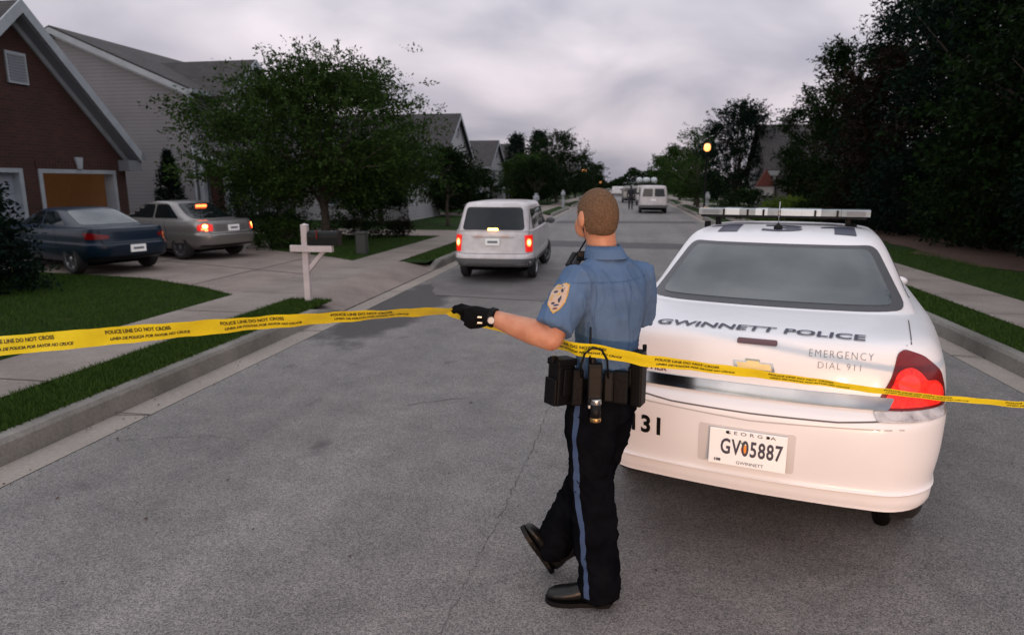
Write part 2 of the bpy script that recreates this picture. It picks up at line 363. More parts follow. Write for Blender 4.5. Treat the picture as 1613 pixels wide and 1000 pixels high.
def text2d(txt, size, bold=0.0, xs=1.0, italic=0.0, align='CENTER', space=1.0):
    c = bpy.data.curves.new('t', 'FONT'); c.body = txt; c.size = size; c.align_x = align; c.align_y = 'CENTER'
    c.offset = bold; c.shear = italic; c.space_character = space; c.resolution_u = 3; c.fill_mode = 'FRONT'
    o = bpy.data.objects.new('t', c); col.objects.link(o)
    dg = bpy.context.evaluated_depsgraph_get(); e = o.evaluated_get(dg); me = e.to_mesh()
    v = [(p.co.x*xs, p.co.y) for p in me.vertices]; f = [tuple(p.vertices) for p in me.polygons]
    e.to_mesh_clear(); bpy.data.objects.remove(o); bpy.data.curves.remove(c)
    return v, f
def poly_grid(poly, cell):
    bm = bmesh.new(); bm.faces.new([bm.verts.new((p[0], p[1], 0)) for p in poly])
    xs = [p[0] for p in poly]; ys = [p[1] for p in poly]
    for ax, lo, hi in ((0, min(xs), max(xs)), (1, min(ys), max(ys))):
        k = math.floor(lo/cell)*cell
        while k < hi:
            n = (1, 0, 0) if ax == 0 else (0, 1, 0); c = (k, 0, 0) if ax == 0 else (0, k, 0)
            bmesh.ops.bisect_plane(bm, geom=list(bm.verts)+list(bm.edges)+list(bm.faces), plane_co=c, plane_no=n); k += cell
    bmesh.ops.remove_doubles(bm, verts=bm.verts, dist=1e-5)
    bm.verts.index_update(); v = [(q.co.x, q.co.y) for q in bm.verts]; f = [tuple(q.index for q in p.verts) for p in bm.faces]; bm.free()
    return v, f
def rpoly(pts, r=.02, n=4):                    # polygon with rounded corners
    o = []; k = len(pts)
    for i in range(k):
        p = Vector(pts[i]); a = Vector(pts[i-1]); b = Vector(pts[(i+1) % k])
        ra = min(r, (a-p).length*.45, (b-p).length*.45)
        A = p+(a-p).normalized()*ra; B = p+(b-p).normalized()*ra
        for j in range(n+1):
            t = j/n; q = A.lerp(p, t).lerp(p.lerp(B, t), t); o.append((q.x, q.y))
    return o
def shrink(poly, d):
    c = Vector((sum(p[0] for p in poly)/len(poly), sum(p[1] for p in poly)/len(poly)))
    xs = [p[0] for p in poly]; ys = [p[1] for p in poly]; w = (max(xs)-min(xs))/2; h = (max(ys)-min(ys))/2
    return [((p[0]-c.x)*(1-d/w)+c.x, (p[1]-c.y)*(1-d/h)+c.y) for p in poly]
def decal(mb, bvh, v2, f2, O, U, V, D, off, m, thick=0.0, maxd=6.0):
    """wrap a flat shape (v2,f2) on the surface in bvh: from plane O+uU+vV shoot along D"""
    O, U, V, D = Vector(O), Vector(U), Vector(V), Vector(D).normalized(); P = []; Q = []
    for (u, v) in v2:
        o = O+U*u+V*v; h = bvh.ray_cast(o, D, maxd)
        if h[0] is None: h = bvh.find_nearest(o+D*.3)
        n = h[1] if h[1].dot(D) < 0 else -h[1]
        P.append(h[0]+n*off); Q.append(h[0]+n*(off-thick))
    flip = U.cross(V).dot(D) > 0
    F = [tuple(reversed(f)) if flip else tuple(f) for f in f2]
    if thick > 0:
        cnt = {}
        for f in F:
            for i in range(len(f)):
                a, b = f[i], f[(i+1) % len(f)]
                cnt[(a, b)] = cnt.get((a, b), 0)+1
        sk = [(b, a, a+len(P), b+len(P)) for (a, b) in cnt if (b, a) not in cnt]
        mb.add(P+Q, F+sk, m)
    else: mb.add(P, F, m)
def bvh_of(o):
    me = o.data; return BVHTree.FromPolygons([v.co.copy() for v in me.vertices], [tuple(p.vertices) for p in me.polygons])
def apply_mods(o):
    dg = bpy.context.evaluated_depsgraph_get(); me = bpy.data.meshes.new_from_object(o.evaluated_get(dg), preserve_all_data_layers=True, depsgraph=dg)
    old = o.data; o.modifiers.clear(); o.data = me; bpy.data.meshes.remove(old); return o
def fuse(name, mb, voxel, parent, m, smooth=2, disp=None):
    """several closed shells -> ONE continuous skin (voxel union), smoothed"""
    o = mk(name, mb.v, mb.f, m)
    md = o.modifiers.new('r', 'REMESH'); md.mode = 'VOXEL'; md.voxel_size = voxel; md.use_smooth_shade = True
    if smooth: sm = o.modifiers.new('s', 'SMOOTH'); sm.factor = .5; sm.iterations = smooth
    apply_mods(o)
    if disp:
        for v in o.data.vertices: v.co += disp(v.co, v.normal)
    o.data.materials.clear(); o.data.materials.append(m)
    o.data.polygons.foreach_set('use_smooth', [True]*len(o.data.polygons)); o.name = name
    if parent: o.parent = parent
    return o
# ------------------------------------------------------------------ ground, road, kerbs
KZ = .15
def sheet(name, pts, z, m, parent=None):
    v = [(p[0], p[1], p[2] if len(p) > 2 else z) for p in pts]
    return struct(mk(name, v, [tuple(range(len(v)))], m, parent))
def gridsheet(name, x0, x1, y0, y1, nx, ny, zf, m, jit=0):
    v = []; f = []
    for j in range(ny+1):
        for i in range(nx+1):
            x = x0+(x1-x0)*i/nx; y = y0+(y1-y0)*j/ny; v.append((x, y, zf(x, y)))
    for j in range(ny):
        for i in range(nx): a = j*(nx+1)+i; f.append((a, a+1, a+nx+2, a+nx+1))
    return struct(mk(name, v, f, m, None, True))
sheet('ground', [(-1500, -200), (1500, -200), (1500, 2500), (-1500, 2500)], -.03, M['earth'])
sheet('road', [(-3.62, -30), (3.42, -30), (3.42, 600), (-3.62, 600)], 0, M['asphalt'])
LX, RX = -3.62, 3.42
DRL = [(8.75, 13.35), (20.2, 22.6), (33, 36), (47, 49.5), (62, 65), (80, 83)]       # driveway mouths on the left
DRR = [(35, 38), (53, 56), (70, 73), (90, 93)]
def side(sg, X, drs, nm_):
    K = X+sg*.30; T = K+sg*.16
    mb = MB(); mb.add([(X, -30, .004), (K, -30, -.012), (K, 600, -.012), (X, 600, .004)][::(1 if sg < 0 else -1)], [(0, 1, 2, 3)][::1], M['gutter'])
    struct(mb.build('gutter'))
    mj = MB(); y = 3.9-30
    while y < 120:
        a, b = sorted((X, K)); mj.add([(a, y, .0085), (b, y, .0085), (b, y+.018, .0085), (a, y+.018, .0085)], [(0, 1, 2, 3)], M['joint']); y += 3.05
    struct(mj.build('gutter'))
    # kerb stones between driveway mouths, with drooped ends
    prof = [(K, -.05), (K+sg*.025, KZ-.035), (K+sg*.05, KZ-.004), (T, KZ), (T, -.05)]
    edges = [-30]+[e for d in drs for e in d]+[600]
    for i in range(0, len(edges), 2):
        y0, y1 = edges[i], edges[i+1]; mb = MB(); ys = [y0, y0+.7] if i else [y0]
        y = (y0+.7) if i else y0
        while y < y1-.7 and y < 150: ys.append(y+.0); y += 3.05
        ys = sorted(set([round(q, 3) for q in ys]+([round(y1-.7, 3), y1] if i+2 < len(edges) else [y1])))
        rows = []
        for q in ys:
            h = .12 if (q == y0 and i) or (q == y1 and i+2 < len(edges)) else 1
            rows.append([(x, q, z*h if z > 0 else z) for x, z in prof])
        n = len(prof); v = [p for r_ in rows for p in r_]
        f = [(a*n+b, a*n+b+1, (a+1)*n+b+1, (a+1)*n+b) for a in range(len(rows)-1) for b in range(n-1)]
        f += [tuple(range(n)), tuple(range((len(rows)-1)*n, len(rows)*n))]
        mb.add(v, f, M['kerb']); o = struct(mb.build('kerb'))
        me = o.data; bm = bmesh.new(); bm.from_mesh(me); bmesh.ops.recalc_face_normals(bm, faces=bm.faces); bm.to_mesh(me); bm.free()
    # lawn sheets (verge pieces between mouths, then the yard)
    W0, W1 = T+sg*.62, T+sg*1.62
    for i in range(0, len(edges), 2):
        a, b = sorted((T, W0)); sheet('verge', [(a, edges[i]), (b, edges[i]), (b, edges[i+1]), (a, edges[i+1])], KZ-.004, M['grass'])
    a, b = sorted((W0, W1)); sheet('sidewalk', [(a, -30), (b, -30), (b, 600), (a, 600)], KZ+.012, M['walk'])
    mj = MB(); y = -3.
    while y < 60:
        mj.add([(a, y, KZ+.016), (b, y, KZ+.016), (b, y+.014, KZ+.016), (a, y+.014, KZ+.016)], [(0, 1, 2, 3)], M['joint']); y += 1.52
    struct(mj.build('sidewalk'))
    a, b = sorted((W1, sg*1200)); sheet('lawn', [(a, -60), (b, -60), (b, 2000), (a, 2000)], KZ-.002, M['grass'])
    for (y0, y1) in drs:        # aprons
        v = []; nx = 6; rows = []
        for k in range(nx+1):
            t = k/nx; x = K+(W0-K)*t; z = .0+(KZ+.012)*min(1, t*1.15)**.8; fl = .55*(1-t)**2
            rows.append([(x, y0-fl+.5*0, z), (x, y1+fl, z)])
        v = [p for r_ in rows for p in r_]; f = [(2*k, 2*k+1, 2*k+3, 2*k+2) for k in range(nx)]
        if sg > 0: f = [q[::-1] for q in f]
        o = struct(mk('driveway_apron', v, f, M['drive'], None, True))
side(-1, LX, DRL, 'left'); side(1, RX, DRR, 'right')
WL1 = LX-.30-.16-1.62; 
sheet('driveway', [(WL1, 8.9), (WL1, 13.35), (-6.4, 13.9), (-8.6, 15.2), (-10.5, 18.2), (-14.3, 18.2), (-14.3, 10.9), (-11.5, 10.75), (-8.2, 10.25), (-6.6, 9.5)][::-1], KZ+.010, M['drive'])
mj = MB()
for a, b in (((-6.9, 9.7), (-6.9, 14.1)), ((-9.6, 10.5), (-9.6, 17.0)), ((-12.5, 10.8), (-12.5, 18.2)), ((-5.5, 11.1), (-14, 14.3))):
    A = Vector((*a, KZ+.0145)); B = Vector((*b, KZ+.0145)); n = (B-A).cross(Vector((0, 0, 1))).normalized()*.012
    mj.add([A-n, A+n, B+n, B-n], [(0, 1, 2, 3)], M['joint'])
struct(mj.build('driveway'))
for (y0, y1) in DRL[1:]: sheet('driveway', [(WL1, y0), (WL1, y1), (-17, y1+.5), (-17, y0-.3)][::-1], KZ+.010, M['drive'])
for (y0, y1) in DRR: sheet('driveway', [(5.5, y0), (5.5, y1), (14, y1), (14, y0)], KZ+.010, M['drive'])
# pine straw bed under the trees on the right
pts = []
for k in range(40):
    y = 6+k*.85; pts.append((7.0+.25*math.sin(k*.9)+.2*math.sin(k*2.3)+max(0, (12-y))*.12, y))
sheet('pine_straw', pts[::-1]+[(30, 6), (30, 39)], KZ+.006, M['mulch'])
# worn-in darker asphalt patches
def blob(name, pts, z, m, j=.05, seed=1):
    r_ = random.Random(seed); o = []
    for i in range(len(pts)):
        a = Vector(pts[i]); b = Vector(pts[(i+1) % len(pts)]); k = max(2, int((b-a).length/.12))
        for q in range(k):
            p = a.lerp(b, q/k); s = noise.noise(Vector((p.x*2.2, p.y*2.2, seed)))*j*2+r_.uniform(-j, j)*.3
            o.append((p.x+s, p.y+s*.8))
    return sheet(name, o, z, m)
0 and blob('road', [(-3.56, 7.1), (-3.2, 7.0), (-2.6, 7.6), (-2.5, 8.5), (-2.75, 9.6), (-3.0, 11.2), (-3.56, 11.5)], .0045, M['patch'], .07, 3)
blob('road', [(-3.56, 11.9), (-3.0, 10.25), (1.7, 9.6), (2.2, 10.2), (2.0, 12.6), (-1.0, 13.6), (-3.5, 14.2)], .0060, mat('asphalt_overlay', (.095, .091, .090), .75, c2=(.135, .129, .126), ns=2.2, bump=.6, bs=170, bd=.005), .04, 5)
blob('road', [(-3.2, 19), (3.2, 18.6), (3.2, 20.2), (-3.2, 21)], .0045, M['patch'], .05, 8)
blob('road', [(-3.2, 30), (3.2, 31), (3.2, 32.5), (-3.2, 32)], .0045, M['patch'], .05, 9)
mb = MB()
def crack(pts, w, seed):
    r_ = random.Random(seed); P = []
    for i in range(len(pts)-1):
        a, b = Vector(pts[i]), Vector(pts[i+1]); k = int((b-a).length/.05)+1
        for q in range(k): P.append(a.lerp(b, q/k)+Vector((r_.uniform(-1, 1), r_.uniform(-1, 1)))*.012)
    for i in range(len(P)-1):
        d = (P[i+1]-P[i]).normalized(); n = Vector((-d.y, d.x))*w*r_.uniform(.3, 1.2); n2 = n*r_.uniform(.6, 1.2)
        mb.add([(*(P[i]-n), .0042), (*(P[i]+n), .0042), (*(P[i+1]+n2), .0042), (*(P[i+1]-n2), .0042)], [(0, 1, 2, 3)][::1], M['crack'])
cw = lambda x, d: tuple(W(x, d))[:2]
crack([cw(-.30, 2.35), cw(-.12, 3.1), cw(.12, 4.2), cw(.35, 5.4)], .0018, 1)
crack([(-3.5, 3.9), (-2.9, 4.1), (-2.2, 4.0)], .002, 2); crack([(-1.7, 5.0), (-1.2, 5.3)], .0035, 4)
struct(mb.build('road'))
# stones, leaf bits and drips on the road
mb = MB(); r_ = random.Random(12)
for i in range(260):
    x = r_.uniform(-3.5, 3.3); y = r_.uniform(1.6, 11); s = r_.uniform(.004, .012)
    if r_.random() < .5:
        x = LX-r_.uniform(-.15, .28)
    a = r_.uniform(0, 6.28); pts = [(x+s*math.cos(a+k*1.05)*r_.uniform(.5, 1.3), y+s*math.sin(a+k*1.05)*r_.uniform(.5, 1.3), .007) for k in range(6)]
    mb.add(pts+[(x, y, .007+s*.5)], [(k, (k+1) % 6, 6) for k in range(6)], r_.choice([M['mulch'], M['crack'], M['kerb']]))
o = mb.build('road_litter'); o['kind'] = 'stuff'; tag(o, 'scattered grit, seeds and leaf bits lying on the road and gutter', 'litter'); del o['category']; o['category'] = 'litter'

# grass blades (only where the lens can see them)
def grass(name, regions, label, h=.045, mat_=None):
    V = []; cnt = 0
    for (poly, dens) in regions:
        xs = [p[0] for p in poly]; ys = [p[1] for p in poly]; n = int((max(xs)-min(xs))*(max(ys)-min(ys))*dens)
        P = np.stack([rng.uniform(min(xs), max(xs), n), rng.uniform(min(ys), max(ys), n)], 1)
        ins = np.zeros(n, bool); k = len(poly)
        for i in range(k):
            (x1, y1), (x2, y2) = poly[i], poly[(i+1) % k]
            c = ((y1 > P[:, 1]) != (y2 > P[:, 1])) & (P[:, 0] < (x2-x1)*(P[:, 1]-y1)/(y2-y1+1e-12)+x1); ins ^= c
        V.append(P[ins])
    P = np.concatenate(V); n = len(P); a = rng.uniform(0, 2*PI, n); w = .0035+.003*rng.random(n); hh = h*(.4+rng.random(n))
    la = rng.uniform(0, 2*PI, n); ll = hh*rng.uniform(.1, .9, n)
    B = np.stack([P[:, 0], P[:, 1], np.full(n, KZ-.01)], 1); d = np.stack([np.cos(a)*w, np.sin(a)*w, 0*a], 1)
    T = B+np.stack([np.cos(la)*ll, np.sin(la)*ll, hh], 1)
    arr = np.stack([B-d, B+d, T], 1).reshape(-1, 3)
    me = bpy.data.meshes.new(name); me.vertices.add(3*n); me.vertices.foreach_set('co', arr.ravel())
    me.loops.add(3*n); me.loops.foreach_set('vertex_index', np.arange(3*n)); me.polygons.add(n)
    me.polygons.foreach_set('loop_start', np.arange(n)*3); me.polygons.foreach_set('loop_total', np.full(n, 3)); me.update()
    me.materials.append(mat_ or M['blade']); o = bpy.data.objects.new(name, me); col.objects.link(o); o['kind'] = 'stuff'; tag(o, label, 'grass'); return o
T_ = LX-.46; W0_ = T_-.62; W1_ = T_-1.62
grass('grass', [([(T_+.02, 2.6), (W0_-.01, 2.6), (W0_-.01, 8.75), (T_+.02, 8.75)], 9000),
                ([(W1_+.02, 3.2), (W1_+.02, 8.9), (-6.6, 9.52), (-8.2, 10.27), (-11.5, 10.77), (-13, 10.6), (-8.5, 4.5)], 2600),
                ([(W1_+.02, 13.4), (-6.4, 13.9), (-8.6, 15.2), (-10.2, 18.3), (-11, 20), (W1_, 20.2)], 900),
                ([(T_+.02, 13.9), (W0_, 13.9), (W0_, 20), (T_+.02, 20)], 1500)],
      'short mown grass of the verge and lawns left of the road')
tr = RX+.46
grass('grass', [([(tr, 4.5), (tr+.62, 4.5), (tr+.62, 16), (tr, 16)], 3500), ([(tr+1.62, 7), (7.1, 7), (7.1, 18), (tr+1.62, 18)], 1100)],
      'darker mown grass of the verge right of the road')
# ------------------------------------------------------------------ trees and shrubs
def leafmesh(name, C, Dr, S, m, parent, wid=.5):
    """C centres, Dr directions, S sizes -> one mesh of small folded leaves"""
    n = len(C); Dr = Dr/np.linalg.norm(Dr, axis=1, keepdims=True)
    u = rng.normal(size=(n, 3)); s = np.cross(Dr, u); s /= np.linalg.norm(s, axis=1, keepdims=True); nn = np.cross(Dr, s)
    a = C; t = C+Dr*S[:, None]; mid = C+Dr*(S*.5)[:, None]+nn*(S*.10)[:, None]; sw = s*(S*wid*.5)[:, None]
    arr = np.stack([a, mid-sw, t, mid+sw], 1).reshape(-1, 3)
    me = bpy.data.meshes.new(name); me.vertices.add(4*n); me.vertices.foreach_set('co', arr.ravel())
    me.loops.add(4*n); me.loops.foreach_set('vertex_index', np.arange(4*n)); me.polygons.add(n)
    me.polygons.foreach_set('loop_start', np.arange(n)*4); me.polygons.foreach_set('loop_total', np.full(n, 4)); me.update()
    me.materials.append(m); o = bpy.data.objects.new(name, me); col.objects.link(o); o.parent = parent; return o
def limbs(mb, base, th, r0, tips, fork, rs, m):
    """trunk to fork height then limbs curving out to tips"""
    p0 = Vector(base); top = Vector((rs.uniform(-.1, .1), rs.uniform(-.1, .1), fork))
    mb.tube([p0+Vector((0, 0, -.1)), p0.lerp(top, .12), p0.lerp(top, .5)+Vector((rs.uniform(-.05, .05), rs.uniform(-.05, .05), 0)), top], [r0*1.5, r0*1.05, r0*.9, r0*.8], m, 8)
    for t in tips:
        t = Vector(t); a = top-Vector((0, 0, rs.uniform(0, fork*.25))); L = (t-a).length
        c1 = a.lerp(t, .35)+Vector((0, 0, L*.10)); c2 = a.lerp(t, .7)+Vector((rs.uniform(-.1, .1), rs.uniform(-.1, .1), L*.08))
        rr = r0*rs.uniform(.32, .5); mb.tube([a, c1, c2, t], [rr, rr*.7, rr*.4, rr*.12], m, 6)
        for q in range(2):
            b = c1.lerp(c2, rs.random()); e_ = b+Vector((rs.uniform(-1, 1), rs.uniform(-1, 1), rs.uniform(.1, .9))).normalized()*L*.3
            mb.tube([b, b.lerp(e_, .5)+Vector((0, 0, .05)), e_], [rr*.4, rr*.25, rr*.08], m, 5)
def crown_pts(n, rs, rx, ry, z0, z1, shape, shell=.55, clump=0):
    """twig roots in a lumpy crown; shape: fn(t in 0..1)->relative radius"""
    t = rs.random(n); a = rs.uniform(0, 2*PI, n); q = np.sqrt(rs.uniform(shell**2, 1, n)) if shell < 1 else np.ones(n)
    rad = np.array([shape(x) for x in t])
    lump = 1+.16*np.sin(3*a+5*t)+.13*np.sin(5*a-9*t+1.3)+.08*np.sin(9*a+17*t)
    inner = rs.random(n) < .28; q = np.where(inner, rs.random(n)*.7, q)
    rr = rad*q*lump
    P = np.stack([np.cos(a)*rr*rx, np.sin(a)*rr*ry, z0+(z1-z0)*t], 1)
    if clump:                                  # gather the twigs in tufts so light and dark clumps and gaps form
        K = max(6, n//clump); ci = rs.integers(0, K, n); sg = .145*(rx+ry)/2*rs.uniform(.6, 1.3, K)[ci]
        use = rs.random(n) < .80
        P2 = P[ci]+rs.normal(0, 1, (n, 3))*sg[:, None]*np.array([1, 1, .62]); P2[:, 2] = np.maximum(P2[:, 2], .06)
        P = np.where(use[:, None], P2, P); a = np.where(use, np.arctan2(P[:, 1], P[:, 0]), a)
    return P, a, t
def tree(name, label, cat, loc, H, rx, z0, shape, m, seed, ntw=900, per=14, tl=.55, ls=.10, r0=.12, fork=None, ry=None, up=.35, droop=.15, group=None, rz=0., wid=.5, bark=None, trunk=True, airy=0, clump=22):
    rs = np.random.default_rng(seed); rr = random.Random(seed); ry = ry or rx
    t = thing(name, label, cat, loc, rz, group)
    C, a, tt = crown_pts(ntw, rs, rx, ry, z0, H-.15, shape, clump=clump)
    d = np.stack([np.cos(a), np.sin(a), np.full(ntw, up)+.9*tt*up/.35*.6+rs.normal(0, .25, ntw)], 1)+rs.normal(0, .3, (ntw, 3))
    d /= np.linalg.norm(d, axis=1, keepdims=True); L = tl*rs.uniform(.5, 1.3, ntw)*(1+airy*tt**1.5*rs.random(ntw)*2)
    k = np.tile(np.linspace(.0, 1, per), ntw); idx = np.repeat(np.arange(ntw), per)
    pos = C[idx]+d[idx]*(L[idx]*k)[:, None]; pos[:, 2] -= droop*L[idx]*k**2
    pos += rs.normal(0, .030+.05*tl, pos.shape)*(1-.4*k)[:, None]
    ld = d[idx]*.6+rs.normal(0, .6, pos.shape); ld[:, 2] -= .2
    leafmesh('crown', pos, ld, ls*rs.uniform(.6, 1.35, len(pos)), m, t, wid)
    if trunk:
        mb = MB(); f = fork or z0*.8+.4
        tips = []
        for i in rs.choice(ntw, min(ntw, 16), replace=False):
            tips.append(tuple(C[i]*np.array([.92, .92, .98])))
        tips.append((0, 0, H*.9))
        limbs(mb, (0, 0, 0), f, r0, tips, f, rr, bark or M['bark']); mb.build('trunk', t, True)
    return t
sh_vase = lambda t: (.50+1.05*t-.15*t*t)*(1 if t < .45 else max(.05, 1-((t-.45)/.55)**2.6))**.8 if t > .0 else .5
sh_round = lambda t: max(.08, math.sin(PI*(t*.88+.08)))**.62
sh_cone = lambda t: max(.03, (1-t)**.85)
sh_col = lambda t: max(.1, (1-t**2.2))*(.75+.25*min(1, t*5))
sh_low = lambda t: max(.1, (1-t**2.6))**.6
sh_irr = lambda t: max(.1, math.sin(PI*(t*.8+.14)))**.7*(1+.18*math.sin(t*19))

def sh_main(t): 
    return [(.0, .42), (.15, .74), (.35, .97), (.5, 1.0), (.65, .95), (.8, .80), (.92, .6), (1.01, .36)] and float(np.interp(t, [0, .15, .35, .5, .65, .8, .92, 1], [.45, .80, 1.0, .98, .88, .72, .54, .28]))
tree('shade_tree', 'broad green shade tree with twiggy open top standing on the lawn behind the silver sedan', 'tree', (-8.2, 17.4, KZ), 4.6, 2.8, 1.3, sh_main,
     M['leaf_mid'], 11, ntw=3900, per=19, tl=.56, ls=.100, r0=.13, fork=1.3, up=.30, droop=.25, wid=.42, airy=.55, clump=34)
# low shrubs below it
def shrub(label, loc, rx, ry, h, m, seed, group=None, ntw=320, per=12, ls=.07, cat='shrub', name='shrub', shape=sh_low, tl=.25):
    return tree(name, label, cat, loc, h, rx, .03, shape, m, seed, ntw=ntw, per=per, tl=tl, ls=ls, ry=ry, r0=.03, fork=.15, up=.5, group=group, clump=0)
shrub('low dark clipped bush behind the trunk lamp of the silver sedan', (-8.7, 15.9, KZ), .8, .7, .75, M['leaf_mid'], 21)
shrub('dark rounded hedge bush under the right side of the broad shade tree', (-8.0, 19.3, KZ), 1.2, .8, .85, M['leaf'], 22)
shrub('small brownish bush at the near end of the second driveway', (-6.9, 19.9, KZ), .35, .3, .55, M['leaf_red'], 23, ntw=120)
shrub('dark hedge bush under the left side of the broad shade tree', (-10.3, 18.6, KZ), 1.2, .8, .8, M['leaf'], 24)
shrub('tall dark bush against the porch of the grey house', (-13.2, 21.4, KZ), .8, .7, 1.7, M['leaf'], 25, ntw=500)
shrub('dark bush left of the white porch columns', (-12.0, 21.8, KZ), 1.0, .9, 1.7, M['leaf'], 26, ntw=400)
tree('conical_evergreen', 'narrow pointed dark evergreen against the grey siding wall', 'tree', (-15.75, 21.4, KZ), 2.75, .62, .05, lambda t: max(.03, (1-t)**.75), M['leaf_con'], 31, clump=0, ntw=1100, per=12, tl=.16, ls=.07, r0=.05, up=.9, droop=0)
tree('juniper', 'large dark blue-green juniper at the left edge in front of the blue coupe', 'shrub', (-9.85, 8.35, KZ), 2.05, .92, .05, lambda t: float(np.interp(t, [0, .12, .3, .5, .8, 1], [.95, 1, .88, .74, .48, .15]))*(1+.12*math.sin(t*31)), M['leaf_con'], 32, clump=0, ntw=1700, per=16, tl=.36, ls=.075, r0=.05, up=.35, droop=.1)
# trees along the left side, beyond the shade tree
tree('dark_tree', 'dark tree just right of the broad shade tree, low crown over the second driveway', 'tree', (-9.6, 25.5, KZ), 3.2, 1.7, .5, sh_round, M['leaf'], 41, ntw=1300, per=14, tl=.5, ls=.12)
tree('dark_tree', 'slender young street tree with visible trunk left of the minivan', 'tree', (-6.8, 25.2, KZ), 2.9, 1.1, 1.0, sh_round, M['leaf'], 42, ntw=420, per=14, tl=.4, ls=.11, r0=.07)
tree('dark_tree', 'dark bushy tree below the first far roof, behind the minivan', 'tree', (-9.8, 33, KZ), 3.0, 1.9, .4, sh_round, M['leaf'], 43, ntw=1300, per=13, tl=.6, ls=.14)
tree('dark_tree', 'bushy tree directly behind the white minivan roof', 'tree', (-8.5, 36.5, KZ), 2.3, 1.2, .2, sh_round, M['leaf'], 44, ntw=800, per=13, tl=.5, ls=.13)
tree('grey_green_tree', 'hazy grey-green tree right of the white gable, left of the pointed conifers', 'tree', (-7.7, 52, KZ), 3.7, 1.7, .3, sh_round, M['leaf_mid'], 45, ntw=1000, per=12, tl=.6, ls=.15)
tree('conifer', 'left one of two pointed conifers above the street trees', 'tree', (-10.3, 63, KZ), 6.1, 1.9, .5, sh_cone, M['leaf_con'], 46, clump=0, ntw=900, per=12, tl=.6, ls=.16, up=.1)
tree('conifer', 'right one of two pointed conifers above the street trees', 'tree', (-7.9, 61, KZ), 6.2, 1.9, .5, sh_cone, M['leaf_con'], 47, clump=0, ntw=900, per=12, tl=.6, ls=.16, up=.1)
tree('street_tree', 'tall round street tree behind the officer head, left of the road', 'tree', (-5.7, 55, KZ), 5.4, 2.3, .6, sh_irr, M['leaf'], 48, ntw=1400, per=13, tl=.6, ls=.14)
tree('street_tree', 'dark street tree between the conifers and the tall round tree', 'tree', (-6.5, 50, KZ), 3.4, 1.7, .5, sh_round, M['leaf'], 49, ntw=900, per=13, tl=.5, ls=.14)
tree('street_tree', 'smallest far street tree by the third lamp at the end of the left row', 'tree', (-4.7, 95, KZ), 4.0, 2.4, .4, sh_round, M['leaf'], 50, ntw=600, per=12, tl=.6, ls=.2)
tree('street_tree', 'far street tree half hidden behind the officer head', 'tree', (-5.6, 74, KZ), 4.4, 2.4, .4, sh_round, M['leaf'], 51, ntw=700, per=12, tl=.6, ls=.18)
# trees along the right side, far to near
tree('street_tree', 'far low street tree right of the white vans', 'tree', (5.0, 88, KZ), 4.6, 2.6, .5, sh_round, M['leaf_mid'], 60, ntw=700, per=12, tl=.6, ls=.2)
tree('street_tree', 'green street tree behind the news truck on the right verge', 'tree', (4.9, 66, KZ), 4.7, 2.3, .5, sh_irr, M['leaf_mid'], 61, ntw=900, per=12, tl=.6, ls=.18)
tree('street_tree', 'open topped street tree left of the lit lamp on the right', 'tree', (5.0, 52, KZ), 5.7, 1.7, .8, sh_irr, M['leaf_mid'], 62, ntw=700, per=13, tl=.6, ls=.13)
tree('street_tree', 'low spreading tree under the open topped street tree', 'tree', (4.7, 47, KZ), 3.3, 1.9, .6, sh_round, M['leaf_mid'], 63, ntw=700, per=13, tl=.5, ls=.13)
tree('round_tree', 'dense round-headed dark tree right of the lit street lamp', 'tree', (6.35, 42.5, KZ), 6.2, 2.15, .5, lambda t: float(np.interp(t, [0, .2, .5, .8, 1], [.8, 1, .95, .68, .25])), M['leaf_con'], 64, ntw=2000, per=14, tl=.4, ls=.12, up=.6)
shrub('dark hedge bush behind the left end of the light bar', (5.6, 33, KZ), 1.5, 1.2, 1.35, M['leaf'], 65, ntw=600, ls=.09)
shrub('yellow-green rounded bush above the light bar', (6.9, 30.5, KZ), 1.6, 1.2, 1.0, M['leaf_yel'], 66, ntw=700, ls=.09)
shrub('darker green bush right of the yellow-green bush', (8.0, 29.5, KZ), 1.5, 1.2, 1.05, M['leaf'], 67, ntw=600, ls=.09)
big = [ # x, y, H, rx, mat, seed, ntw, label
 (9.7, 38.2, 6.5, 1.6, 'leaf', 70, 900, 'outermost tree of the dark right row, thin pale branches showing beside the house'),
 (10.4, 34.5, 7.8, 2.3, 'leaf', 71, 1500, 'second tree of the dark right row, lumpy crown leaning over the house'),
 (11.6, 30.5, 9.0, 2.7, 'leaf_con', 72, 1600, 'third tree of the dark right row, rising above the house roof'),
 (9.6, 26.5, 6.2, 2.3, 'leaf_red', 73, 1100, 'reddish brown leaved small tree inside the dark right row'),
 (12.4, 26.0, 10.2, 3.1, 'leaf', 74, 1800, 'tall tree behind the reddish one in the dark right row'),
 (10.4, 21.5, 8.6, 3.1, 'leaf_con', 75, 1900, 'broad dark tree at the middle of the right row'),
 (10.2, 16.5, 9.0, 3.2, 'leaf', 76, 2200, 'nearest but one dark tree of the right row, cut by the frame edge'),
 (10.8, 11.5, 9.5, 3.4, 'leaf_con', 77, 2200, 'nearest dark tree at the right edge of the picture'),
 (14.6, 22.0, 12.0, 4.2, 'leaf', 78, 1500, 'tallest back tree closing the gap behind the right row'),
 (16.2, 30.0, 11.5, 4.2, 'leaf_con', 79, 1300, 'back tree behind the third tree of the right row'),
]
for (x, y, h, rx, mm, sd_, n, lb) in big:
    tree('roadside_tree', lb, 'tree', (x, y, KZ), h, rx, .25 if sd_ not in (78, 79) else .2, sh_irr if sd_ % 2 else sh_round, M[mm], sd_, ntw=int(n*1.25), per=15, tl=.7, ls=.15, r0=.16, fork=1.6)
